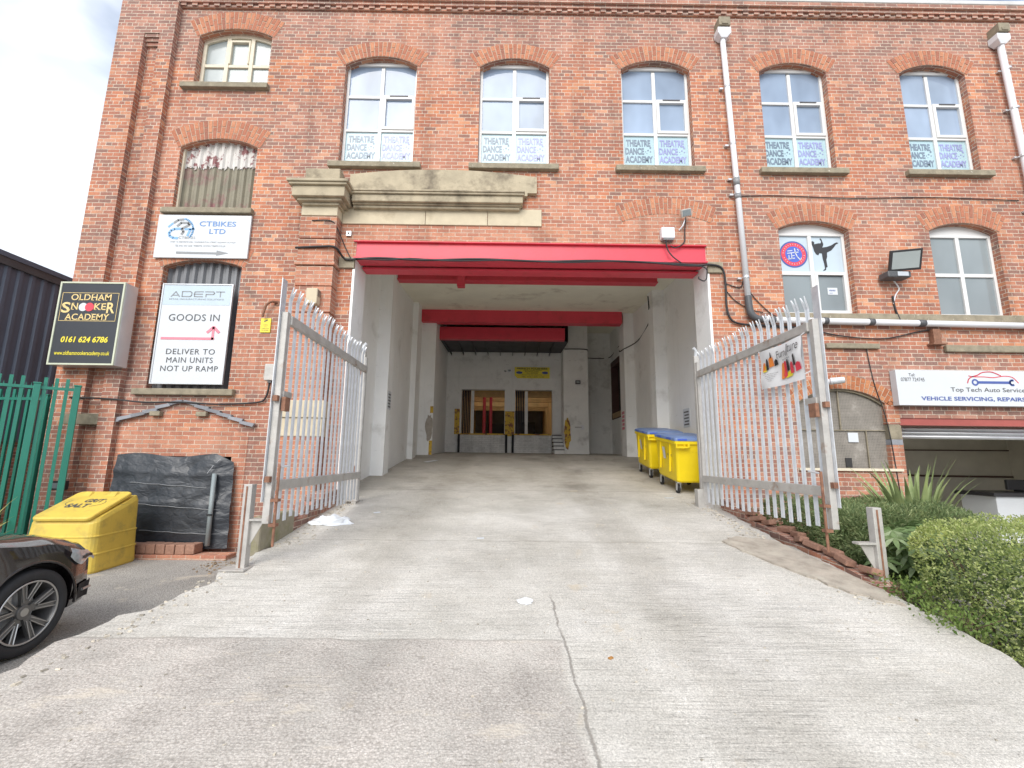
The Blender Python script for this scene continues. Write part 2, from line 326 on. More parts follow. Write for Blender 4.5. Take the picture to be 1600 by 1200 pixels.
    def text(s, body, f, u0, u1, v0, v1, bold=0., shear=0., sp=1.):
        c = bpy.data.curves.new("t", 'FONT'); c.body = body; c.offset = bold; c.shear = shear; c.space_character = sp; c.resolution_u = 3
        o = bpy.data.objects.new("t", c); COL.objects.link(o)
        dg = bpy.context.evaluated_depsgraph_get(); me = o.evaluated_get(dg).to_mesh()
        P = [v.co.copy() for v in me.vertices]; F = [tuple(p.vertices) for p in me.polygons]
        xs = [p.x for p in P]; ys = [p.y for p in P]
        cap = .73; y0 = min(min(ys), 0) if any(ch in body for ch in 'gjpqy,&') else min(ys); y1 = max(ys)
        fx = lambda p: f(u0+(p.x-min(xs))/(max(xs)-min(xs))*(u1-u0), v0+(p.y-y0)/(y1-y0)*(v1-v0))
        s.add([fx(p) for p in P], F)
        bpy.data.objects.remove(o); bpy.data.curves.remove(c); return s
    def build(s, name, mat, parent=None, smooth=False, bevel=0., local=False, seg=2):
        mats = mat if isinstance(mat, (list, tuple)) else [mat]
        me = bpy.data.meshes.new(name)
        V = s.v
        if parent is not None:
            MW_p = MW[parent.name]
            if not local: inv = MW_p.inverted(); V = [tuple(inv @ Vector(p)) for p in V]
        me.from_pydata(V, [], s.f)
        for m in mats: me.materials.append(m)
        me.polygons.foreach_set('material_index', s.m)
        uvl = me.uv_layers.new(name='UVMap'); data = [0.]*(2*len(me.loops))
        for p in me.polygons:
            vs = [Vector(s.v[me.loops[i].vertex_index]) for i in p.loop_indices]
            n = Vector((0, 0, 0))
            for i in range(1, len(vs)-1): n += (vs[i]-vs[0]).cross(vs[i+1]-vs[0])
            n = n.normalized() if n.length > 1e-12 else Vector((0, 0, 1))
            if abs(n.z) > .8: t = Vector((1, 0, 0)); w = Vector((0, 1, 0))
            else: t = Vector((-n.y, n.x, 0)).normalized(); t = -t if (t.x if abs(t.x) > .5 else t.y) < 0 else t; w = Vector((0, 0, 1))
            for i, v in zip(p.loop_indices, vs): data[2*i] = v.dot(t)+10; data[2*i+1] = v.dot(w)
        uvl.data.foreach_set('uv', data)
        if smooth: me.polygons.foreach_set('use_smooth', [True]*len(me.polygons))
        me.update()
        o = bpy.data.objects.new(name, me); COL.objects.link(o)
        if parent is not None: o.parent = parent; MW[o.name] = MW[parent.name]
        if bevel:
            b = o.modifiers.new('bevel', 'BEVEL'); b.width = bevel; b.segments = seg; b.limit_method = 'ANGLE'; b.angle_limit = rad(40)
        return o
    def single(s, name, mat, label, cat, group=None, kind=None, **k):   # a thing that is one mesh, origin at its base
        xs, ys, zs = zip(*s.v); loc = Vector(((min(xs)+max(xs))/2, (min(ys)+max(ys))/2, min(zs)))
        src = s.v; o = None
        o = s.build(name, mat, None, **k)
        o.data.transform(Matrix.Translation(-loc)); o.location = loc; MW[o.name] = Matrix.Translation(loc)
        return setp(o, label, cat, group, kind)
def FX(y): return lambda u, v: (u, y, v)         # a front-facing plane at depth y
def copy_tree(o, loc=None, rot=None, label=None, group=None):
    c = o.copy(); COL.objects.link(c)
    for ch in o.children:
        d = ch.copy(); COL.objects.link(d); d.parent = c
        for g in ch.children:
            e = g.copy(); COL.objects.link(e); e.parent = d
    if loc is not None: c.location = loc
    if rot is not None: c.rotation_euler = rot
    if label: c['label'] = label
    if group: c['group'] = group
    MW[c.name] = MW.get(o.name)
    return c
def arcpts(x0, x1, zs, za, n=14):                # segmental arch from (x1,zs) over (mid,za) to (x0,zs)
    h = za-zs; w = (x1-x0)/2; R = (w*w+h*h)/(2*h); cx, cz = (x0+x1)/2, za-R; a = math.asin(w/R)
    return [(cx+R*math.sin(a-2*a*k/n), cz+R*math.cos(a-2*a*k/n)) for k in range(n+1)], (cx, cz, R, a)
def sag(a, b, d, n=8, y=None):
    a = Vector(a); b = Vector(b)
    return [a.lerp(b, k/n)+Vector((0, 0, -d*4*(k/n)*(1-k/n))) for k in range(n+1)]
def smoothpath(P, n=5):
    P = [Vector(p) for p in P]; o = []
    for i in range(len(P)-1):
        p0, p1, p2, p3 = P[max(i-1, 0)], P[i], P[i+1], P[min(i+2, len(P)-1)]
        for k in range(n):
            t = k/n; o.append(.5*((2*p1)+(p2-p0)*t+(2*p0-5*p1+4*p2-p3)*t*t+(3*p1-p0-3*p2+p3)*t**3))
    return o+[P[-1]]
# ------------------------------------------------------------------ ground and ramp
GZ = .13
def groundmat():
    m, nt, b = newmat('worn asphalt'); v = worldpos(nt)
    n = noise(nt, v, .9, 8, .65); c = ramp(nt, [(.3, (.33, .32, .295)), (.55, (.43, .415, .385)), (.75, (.54, .515, .47))]); L(nt, n.outputs['Fac'], c.inputs[0])
    vo = N(nt, 'ShaderNodeTexVoronoi'); vo.inputs['Scale'].default_value = 75; L(nt, v, vo.inputs['Vector'])
    r = ramp(nt, [(0, 1.45), (.3, 1.0), (.7, .62)]); L(nt, vo.outputs['Distance'], r.inputs[0])
    o = mixc(nt, c.outputs[0], r.outputs[0], 1., 'MULTIPLY')
    d = noise(nt, v, 2.2, 8, .7); dr = ramp(nt, [(.58, 0), (.66, 1)]); L(nt, d.outputs['Fac'], dr.inputs[0])
    o = mixc(nt, o, (.50, .455, .38), math_(nt, 'MULTIPLY', dr.outputs[0], .8))
    fs = noise(nt, v, 130, 3, .7); fsr = ramp(nt, [(.3, .6), (.5, 1), (.7, 1.35)]); L(nt, fs.outputs['Fac'], fsr.inputs[0]); o = mixc(nt, o, fsr.outputs[0], 1., 'MULTIPLY')
    L(nt, o, b.inputs['Base Color']); b.inputs['Roughness'].default_value = .92
    bump(nt, b, vo.outputs['Distance'], .5, .01); return m
def rampmat():
    m, nt, b = newmat('brushed concrete'); v = worldpos(nt); sp = N(nt, 'ShaderNodeSeparateXYZ'); L(nt, v, sp.inputs[0])
    X, Y = sp.outputs[0], sp.outputs[1]
    n = noise(nt, v, .7, 9, .68); c = ramp(nt, [(.3, (.41, .39, .345)), (.5, (.53, .51, .465)), (.7, (.63, .61, .57))]); L(nt, n.outputs['Fac'], c.inputs[0])
    sp2 = noise(nt, v, 150, 3, .7); spr = ramp(nt, [(.30, .60), (.48, .98), (.56, 1.03), (.72, 1.38)]); L(nt, sp2.outputs['Fac'], spr.inputs[0])
    hl = noise(nt, worldpos(nt, (4.5, 95, 1)), 1., 3, .65); hlr = ramp(nt, [(.30, .52), (.40, 1.0)]); L(nt, hl.outputs['Fac'], hlr.inputs[0])
    wl = noise(nt, worldpos(nt, (3.5, 70, 3)), 1., 4, .65); wlr = ramp(nt, [(.60, 0), (.70, .5)]); L(nt, wl.outputs['Fac'], wlr.inputs[0])
    # tamped ridges running across the ramp
    st = noise(nt, worldpos(nt, (2.4, 62, 1)), 1., 3, .6); sr = ramp(nt, [(.28, .72), (.46, 1.0), (.72, 1.12)]); L(nt, st.outputs['Fac'], sr.inputs[0])
    msk = noise(nt, v, .8, 3); mr = ramp(nt, [(.36, .25), (.58, 1)]); L(nt, msk.outputs['Fac'], mr.inputs[0])
    o = mixc(nt, c.outputs[0], mixc(nt, c.outputs[0], sr.outputs[0], 1., 'MULTIPLY'), mr.outputs[0])
    o = mixc(nt, o, mixc(nt, o, hlr.outputs[0], 1., 'MULTIPLY'), mr.outputs[0])
    o = mixc(nt, o, (.66, .645, .61), math_(nt, 'MULTIPLY', wlr.outputs[0], mr.outputs[0]))
    o = mixc(nt, o, spr.outputs[0], 1., 'MULTIPLY')
    # faint wheel tracks up the ramp
    tn = noise(nt, worldpos(nt, (3, .5, 1)), 1., 6, .65)
    for xt in (-1.35, 1.45):
        d_ = math_(nt, 'ABSOLUTE', math_(nt, 'SUBTRACT', math_(nt, 'ADD', X, math_(nt, 'MULTIPLY_ADD', tn.outputs['Fac'], .5, -.25)), xt))
        tr_ = N(nt, 'ShaderNodeMapRange'); tr_.inputs['From Min'].default_value = .42; tr_.inputs['From Max'].default_value = .1; L(nt, d_, tr_.inputs['Value'])
        o = mixc(nt, o, mixc(nt, o, (.66, .64, .61), 1., 'MULTIPLY'), math_(nt, 'MULTIPLY', tr_.outputs[0], math_(nt, 'MULTIPLY', tn.outputs['Fac'], .8)))
    fn = noise(nt, v, 70, 5, .75); fr = ramp(nt, [(.28, .58), (.5, 1.0), (.7, 1.30)]); L(nt, fn.outputs['Fac'], fr.inputs[0])
    o = mixc(nt, o, fr.outputs[0], 1., 'MULTIPLY')
    # worn, pebbly slab at the foot (left of the long crack)
    wob = noise(nt, v, 1.6, 5, .6)
    wy = math_(nt, 'MULTIPLY_ADD', wob.outputs['Fac'], .16, -.08)
    edge = math_(nt, 'ADD', Y, wy)
    my = N(nt, 'ShaderNodeMapRange'); my.inputs['From Min'].default_value = 3.585; my.inputs['From Max'].default_value = 3.555; L(nt, edge, my.inputs['Value'])
    lx = math_(nt, 'ADD', X, math_(nt, 'MULTIPLY_ADD', wob.outputs['Fac'], .22, -.11))
    mxr = N(nt, 'ShaderNodeMapRange'); mxr.inputs['From Min'].default_value = .44; mxr.inputs['From Max'].default_value = .38; L(nt, lx, mxr.inputs['Value'])
    peb = math_(nt, 'MULTIPLY', my.outputs[0], mxr.outputs[0])
    vo = N(nt, 'ShaderNodeTexVoronoi'); vo.inputs['Scale'].default_value = 62; L(nt, v, vo.inputs['Vector'])
    pr = ramp(nt, [(0, (.645, .61, .56)), (.3, (.495, .46, .42)), (.7, (.335, .307, .275))]); pvn = noise(nt, v, 55, 5, .8); L(nt, math_(nt, 'ADD', math_(nt, 'MULTIPLY', vo.outputs['Distance'], .6), math_(nt, 'MULTIPLY_ADD', pvn.outputs['Fac'], 1.1, -.45)), pr.inputs[0])
    pn = noise(nt, v, 1.3, 6, .7); pnr = ramp(nt, [(.35, .82), (.65, 1.18)]); L(nt, pn.outputs['Fac'], pnr.inputs[0])
    pc = mixc(nt, mixc(nt, pr.outputs[0], pnr.outputs[0], 1., 'MULTIPLY'), spr.outputs[0], 1., 'MULTIPLY')
    cs = noise(nt, worldpos(nt, (1.2, 4, 1)), 1.1, 8, .7); csr = ramp(nt, [(.58, 0), (.66, .7)]); L(nt, cs.outputs['Fac'], csr.inputs[0]); pc = mixc(nt, pc, (.60, .54, .45), csr.outputs[0])
    pbn = noise(nt, v, 2.2, 6, .7); pbr = ramp(nt, [(.30, .45), (.55, 1)]); L(nt, pbn.outputs['Fac'], pbr.inputs[0])
    o = mixc(nt, o, pc, math_(nt, 'MULTIPLY', peb, pbr.outputs[0]))
    jl = math_(nt, 'ABSOLUTE', math_(nt, 'SUBTRACT', edge, 3.57)); jlr = N(nt, 'ShaderNodeMapRange'); jlr.inputs['From Min'].default_value = .016; jlr.inputs['From Max'].default_value = .004; L(nt, jl, jlr.inputs['Value'])
    o = mixc(nt, o, (.24, .22, .195), math_(nt, 'MULTIPLY', math_(nt, 'MULTIPLY', jlr.outputs[0], mxr.outputs[0]), math_(nt, 'MULTIPLY', pbr.outputs[0], .6)))
    # broad pale and grey patches of worn surface
    bp = noise(nt, worldpos(nt, (.8, 1.6, 1)), .9, 7, .7); bpr = ramp(nt, [(.34, .89), (.5, 1.0), (.64, 1.08)]); L(nt, bp.outputs['Fac'], bpr.inputs[0]); o = mixc(nt, o, bpr.outputs[0], 1., 'MULTIPLY')
    # crack along the slab joint: a thin wavering line
    cw = noise(nt, v, 4, 6, .7)
    cl = math_(nt, 'ABSOLUTE', math_(nt, 'SUBTRACT', math_(nt, 'ADD', X, math_(nt, 'MULTIPLY_ADD', cw.outputs['Fac'], .08, -.04)), math_(nt, 'MULTIPLY_ADD', Y, -.035, .55)))
    cr = N(nt, 'ShaderNodeMapRange'); cr.inputs['From Min'].default_value = .012; cr.inputs['From Max'].default_value = .003; L(nt, cl, cr.inputs['Value'])
    lim = N(nt, 'ShaderNodeMapRange'); lim.inputs['From Min'].default_value = 4.4; lim.inputs['From Max'].default_value = 4.2; L(nt, Y, lim.inputs['Value'])
    ckn = noise(nt, v, 3.1, 4, .7); ckr = ramp(nt, [(.38, .12), (.52, .8)]); L(nt, ckn.outputs['Fac'], ckr.inputs[0])
    ck = math_(nt, 'MULTIPLY', math_(nt, 'MULTIPLY', cr.outputs[0], lim.outputs[0]), ckr.outputs[0])
    o = mixc(nt, o, (.24, .22, .195), ck)
    # cross joints
    for yj, w in ((5.9, .012), (9.1, .02)):
        j = math_(nt, 'ABSOLUTE', math_(nt, 'SUBTRACT', math_(nt, 'ADD', Y, math_(nt, 'MULTIPLY_ADD', cw.outputs['Fac'], .12, -.06)), yj))
        jr = N(nt, 'ShaderNodeMapRange'); jr.inputs['From Min'].default_value = w*1.6; jr.inputs['From Max'].default_value = w*.5; L(nt, j, jr.inputs['Value'])
        o = mixc(nt, o, (.26, .24, .2), math_(nt, 'MULTIPLY', jr.outputs[0], .45))
    # grime, floor darker overall inside the bay, ochre smears
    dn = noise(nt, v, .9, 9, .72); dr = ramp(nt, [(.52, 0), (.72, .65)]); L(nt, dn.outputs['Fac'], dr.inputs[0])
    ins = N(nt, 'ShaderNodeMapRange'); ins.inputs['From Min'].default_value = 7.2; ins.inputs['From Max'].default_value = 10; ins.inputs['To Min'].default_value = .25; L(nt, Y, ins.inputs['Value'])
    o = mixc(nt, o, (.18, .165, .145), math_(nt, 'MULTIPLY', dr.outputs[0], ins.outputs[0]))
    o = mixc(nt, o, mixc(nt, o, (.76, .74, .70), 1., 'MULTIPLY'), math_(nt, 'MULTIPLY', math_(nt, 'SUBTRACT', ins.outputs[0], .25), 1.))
    on = noise(nt, v, 1.9, 8, .7); orr = ramp(nt, [(.63, 0), (.72, .5)]); L(nt, on.outputs['Fac'], orr.inputs[0])
    o = mixc(nt, o, (.52, .43, .30), orr.outputs[0])
    L(nt, o, b.inputs['Base Color']); b.inputs['Roughness'].default_value = .9; b.inputs['Specular IOR Level'].default_value = .3
    h = math_(nt, 'ADD', math_(nt, 'ADD', math_(nt, 'MULTIPLY', st.outputs['Fac'], mr.outputs[0]), math_(nt, 'MULTIPLY', fn.outputs['Fac'], .35)),
              math_(nt, 'MULTIPLY', math_(nt, 'MULTIPLY', vo.outputs['Distance'], peb), -.6))
    h = math_(nt, 'SUBTRACT', h, math_(nt, 'MULTIPLY', ck, 1.5))
    bump(nt, b, h, .55, .012); return m
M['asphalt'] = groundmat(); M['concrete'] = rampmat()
g = MB(); g.poly([(-400, -400, GZ), (400, -400, GZ), (400, 400, GZ), (-400, 400, GZ)])
g.single('ground', M['asphalt'], 'grey worn asphalt yard around the mill', None, kind='structure')
def RZ(y): return .125*y if y < 15 else 1.875+.03*(y-15)
rows = [(.95, -3.4, 3.7), (2.4, -3.3, 3.58), (3.1, -3.22, 3.55), (3.7, -3.15, 3.58), (4.5, -2.88, 3.62), (5.2, -2.85, 3.58), (6, -2.9, 3.5), (7, -2.92, 3.55), (7.97, -2.92, 3.68),
        (8.6, -2.93, 3.70), (8.61, -3.4, 4.5), (12, -3.4, 4.5), (15, -3.4, 4.5), (19.2, -3.4, 4.5)]
rj = random.Random(77); fine = []
for (y0, a0, b0), (y1, a1, b1) in zip(rows, rows[1:]):
    n_ = max(1, int((y1-y0)/.09)) if y1 < 7.98 else 1
    for k in range(n_):
        q = k/n_; j = .035 if y0 > 2.2 and y1 < 7.98 else 0
        fine.append((y0+(y1-y0)*q, a0+(a1-a0)*q+rj.gauss(0, j)+(.02*math.sin((y0+(y1-y0)*q)*3.3) if j else 0), b0+(b1-b0)*q+rj.gauss(0, j*.6)))
rows = fine+[rows[-1]]
b = MB()
for (y0, a0, b0), (y1, a1, b1) in zip(rows, rows[1:]):
    b.add([(a0, y0, RZ(y0)), (b0, y0, RZ(y0)), (b1, y1, RZ(y1)), (a1, y1, RZ(y1))], [(0, 1, 2, 3)])
    if y1 < 8.7:
        for q0, q1, fl in ((a0, a1, 0), (b0, b1, 1)):
            f = [(q0, y0, RZ(y0)), (q1, y1, RZ(y1)), (q1, y1, -.1), (q0, y0, -.1)]; b.poly(f if fl == 0 else f[::-1])
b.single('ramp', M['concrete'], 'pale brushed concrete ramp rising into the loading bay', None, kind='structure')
# worn patch along the right edge of the ramp
p = MB(); rs = random.Random(3)
pts = [(2.75, 5.95), (3.0, 6.15), (3.42, 6.0), (3.5, 5.2), (3.56, 4.5), (3.5, 4.15), (3.2, 4.45), (3.05, 4.9), (2.85, 5.4)]
pp = []
for i in range(len(pts)):
    a, c = pts[i], pts[(i+1) % len(pts)]
    for k in range(5): pp.append((a[0]+(c[0]-a[0])*k/5+rs.uniform(-.025, .025), a[1]+(c[1]-a[1])*k/5+rs.uniform(-.03, .03)))
p.prism(pp[::-1] if False else pp, lambda u, v: (u, v, RZ(v)+.02), (0, 0, -.03))
M['patch'] = pmat('older brown concrete', (.40, .355, .30), .92, var=.3, vs=6, bs=60, bstr=.9, dirt=(.50, .46, .39), dirt_s=5, dirt_t=(.45, .65), space='world')
p.single('path', M['patch'], 'brown worn concrete strip along the ramp edge by the hedge', None, kind='structure')

# ------------------------------------------------------------------ the mill
mill = thing('mill_building', 'red brick mill with arched windows and a tall open loading bay', 'building', (0, 8, 0))
FY = 8.0
TOPZ = 11.0
UW = [(-3.42, -1.96), (-.68, .74), (2.20, 3.61), (5.04, 6.42), (7.93, 9.29)]
UZ = (7.44, 9.66, 9.87)
LW = [(5.14, 6.50), (8.06, 9.38)]
LZ = (4.50, 6.19, 6.36)
COR = (-6.53, -5.02, 6.42, 7.75, 7.94)
GOO = (-6.53, -5.06, 2.93, 5.26, 5.40)
OLD = (-6.47, -4.98, 9.14, 10.29, 10.47)
MESHW = (5.16, 6.84, 1.66, 2.78, 3.08)
def ophole(x0, x1, zb, zs, za):
    a, _ = arcpts(x0, x1, zs, za); return [(x0, zb), (x1, zb)]+a
holes = []   # (loop, reveal depth)
for x0, x1 in UW: holes.append((ophole(x0, x1, *UZ), .17))
for x0, x1 in LW: holes.append((ophole(x0, x1, *LZ), .17))
for q in (COR, GOO, OLD): holes.append((ophole(*q), .2))
holes.append((ophole(*MESHW), .1))
BAY = (-2.94, 3.71, .35, 5.805)
holes.append(([(BAY[0], BAY[2]), (BAY[1], BAY[2]), (BAY[1], BAY[3]), (BAY[0], BAY[3])], 0))
GAR = (7.03, 12.2, GZ-.05, 2.56)
holes.append(([(GAR[0], GAR[2]), (GAR[1], GAR[2]), (GAR[1], GAR[3]), (GAR[0], GAR[3])], .45))
TAR = (-6.62, -4.86, .35, 1.74)
holes.append(([(TAR[0], TAR[2]), (TAR[1], TAR[2]), (TAR[1], TAR[3]), (TAR[0], TAR[3])], .3))
w = MB()
w.tess([[(-8.05, -.2), (16, -.2), (16, TOPZ), (-8.05, TOPZ)]]+[h for h, d in holes], FX(FY))
for h, d in holes:
    if not d: continue
    n = len(h)
    for i in range(n):
        a, c = h[i], h[(i+1) % n]
        w.poly([(a[0], FY, a[1]), (c[0], FY, c[1]), (c[0], FY+d, c[1]), (a[0], FY+d, a[1])])
# returns, back and side walls
w.poly([(-8.05, 45, -.2), (-8.05, FY, -.2), (-8.05, FY, TOPZ), (-8.05, 45, TOPZ)])
w.poly([(16, FY, -.2), (16, 45, -.2), (16, 45, TOPZ), (16, FY, TOPZ)])
w.poly([(16, 45, -.2), (-8.05, 45, -.2), (-8.05, 45, TOPZ), (16, 45, TOPZ)])
w.build('front_wall', M['brick'], mill)
WELL = [(-1.9, 19.6), (1.9, 19.6), (1.9, 24.5), (-1.9, 24.5)]      # unseen rooflight well, added to let sky light into the room behind the dock
r = MB(); r.tess([[(-8.05, 8.02), (16.2, 8.02), (16.2, 45.2), (-8.05, 45.2)], WELL], lambda u, v: (u, v, 11.2)); r.build('roof', M['slate'], mill)
# corbelled brick cornice and coping
c = MB(); c.box(-6.98, 16.1, 7.955, 8.0, 10.94, 11.02); c.box(-6.98, 16.1, 7.915, 8.0, 11.02, 11.10)
for k in range(int((16.0+6.9)/.229)): c.box(-6.9+k*.229, -6.9+k*.229+.112, 7.93, 7.957, 10.955, 11.018)
c.box(-6.98, 16.1, 7.87, 8.0, 11.10, 11.2)
c.build('cornice', M['brick'], mill)
c = MB(); c.box(-8.1, 16.2, 7.86, 8.3, 11.212, 11.31); c.build('coping', M['coping'], mill, bevel=.015)
# corner pilasters with a recessed strip between
p = MB()
PX = (-8.05, -7.50, -7.19, -6.905)
p.box(PX[0]-.01, PX[1], 7.88, 8.0, -.2, TOPZ); p.box(PX[2], PX[3], 7.88, 8.0, -.2, TOPZ)
p.box(PX[1], PX[2], 7.88, 8.0, 10.22, TOPZ)
for k in range(3): p.box(PX[1], PX[2], 7.90+.03*k, 8.0, 10.145-.075*k, 10.22-.075*k)
p.build('pilaster', M['brick'], mill)
s = MB(); s.box(PX[1]-.3+.01, PX[2]-.0, 7.872, 7.99, 2.27, 2.46); s.build('lintel_stone', M['sill'], mill, bevel=.01)

# ---- arches
def arch(x0, x1, zs, za, h=.34, name='window_arch', mat=None, parent=None, y=FY):
    A, (cx, cz, R, a) = arcpts(x0-.02, x1+.02, zs, za)
    a += .02; m = MB(); n = max(10, int(2*a*(R+h/2)/.082)); m.mi = 1
    ring = [(cx+(R-.002)*math.sin(-a+2*a*k/24), cz+(R-.002)*math.cos(-a+2*a*k/24)) for k in range(25)]
    ring2 = [(cx+(R+h)*math.sin(a-2*a*k/24), cz+(R+h)*math.cos(a-2*a*k/24)) for k in range(25)]
    m.prism((ring+ring2)[::-1], FX(y-.004), (0, .004, 0)); m.mi = 0
    for k in range(n):
        t0 = -a+2*a*(k+.09)/n; t1 = -a+2*a*(k+.91)/n
        cuts = [(0, .225/.36), (.225/.36+.03, 1)] if k % 2 else [(0, .112/.36), (.112/.36+.03, 1)]
        for f0, f1 in cuts:
            r0, r1 = R+h*f0+.004, R+h*f1-.002; yy = y-.009-random.random()*.003
            P = [(cx+rr*math.sin(t), cz+rr*math.cos(t)) for rr, t in ((r0, t0), (r0, t1), (r1, t1), (r1, t0))]
            m.prism(P, FX(yy), (0, .02 if f0 else .17, 0))
    return m.build(name, [mat or M['vouss'], M['mortar']], parent)
# ---- windows
def upper_window(i):
    x0, x1 = UW[i]; zb, zs, za = UZ; y = FY+.13; cx = (x0+x1)/2; t = .055
    f = MB(); zt = 9.77
    f.box(x0+.002, x0+t, y, y+.06, zb+.001, zt); f.box(x1-t, x1-.002, y, y+.06, zb+.001, zt); f.box(cx-.035, cx+.035, y+.002, y+.06, zb+.05, zt-.05)
    f.box(x0+t, x1-t, y+.001, y+.06, zb+.002, zb+.05); f.box(x0-.1, x1+.1, y-.003, y+.06, zt-.002, zt+.055)
    f.box(x0-.1, x1+.1, y+.016, y+.05, zt+.055, za+.3)                      # arched head panel
    R1, R2 = 9.04, 8.28
    for rz in (R1, R2): f.box(x0+t, cx-.035, y+.003, y+.06, rz-.028, rz+.028)
    f.box(cx+.035, x1-t, y+.003, y+.06, R2-.028, R2+.02)
    # opening sash on the right, middle row
    a, bb = cx+.037, x1-t+.012
    for q in ((a, a+.06, R2+.02, R1+.03), (bb-.06, bb, R2+.02, R1+.03)): f.box(q[0], q[1], y-.018, y+.055, q[2], q[3])
    f.box(a+.06, bb-.06, y-.018, y+.055, R2+.02, R2+.08); f.box(a+.06, bb-.06, y-.018, y+.055, R1-.045, R1+.03)
    fr = f.build('window', M['upvc'], mill, bevel=.004, seg=1)
    gy = y+.035
    for k, q in enumerate(((x0+t, cx-.035, R1+.028, zt), (cx+.035, x1-t, R1+.03, zt), (x0+t, cx-.035, R2+.028, R1-.028), (a+.06, bb-.06, R2+.08, R1-.045))):
        pn = MB(); pn.poly([(q[0], gy, q[2]), (q[1], gy, q[2]), (q[1], gy, q[3]), (q[0], gy, q[3])]); pn.build('pane', M['glass'], fr)
    v = MB(); v.box(a+.13, bb-.14, y-.03, y-.018, R1+.002, R1+.024); v.build('trickle_vent', M['ink_dark'], fr)
    for q, ink in (((x0+t, cx-.035), 'ink_grey'), ((cx+.035, x1-t), 'ink_lilac')):
        fm = MB(); fm.poly([(q[0], gy, zb+.05), (q[1], gy, zb+.05), (q[1], gy, R2-.028), (q[0], gy, R2-.028)]); fm.build('window_film', M['film'], fr)
        ww = q[1]-q[0]; tx = MB(); F_ = FX(gy-.004)
        for ln, (wd, k) in enumerate((('THEATRE', .80), ('DANCE', .62), ('ACADEMY', .90))):
            u0 = q[0]+.03+(.02 if ln == 0 else 0); zz = 7.665+(2-ln)*.182
            tx.text(wd, F_, u0, u0+ww*k, zz, zz+.152, bold=.04)
        for dx, dz, rr in ((.80, .34, .016), (.88, .40, .02), (.88, .31, .013), (.72, .31, .010), (.76, .27, .008)):
            tx.disc(F_, q[0]+ww*dx, zb+.05+dz+.115, rr, 10)
        tx.build('lettering', M[ink], fr)
    s = MB(); s.box(x0-.17, x1+.17, FY-.10, FY+.1, zb-.115, zb-.002); s.build('sill', M['sill'], fr, bevel=.012)
    arch(x0, x1, zs, za, parent=fr)
for i in range(5): upper_window(i)
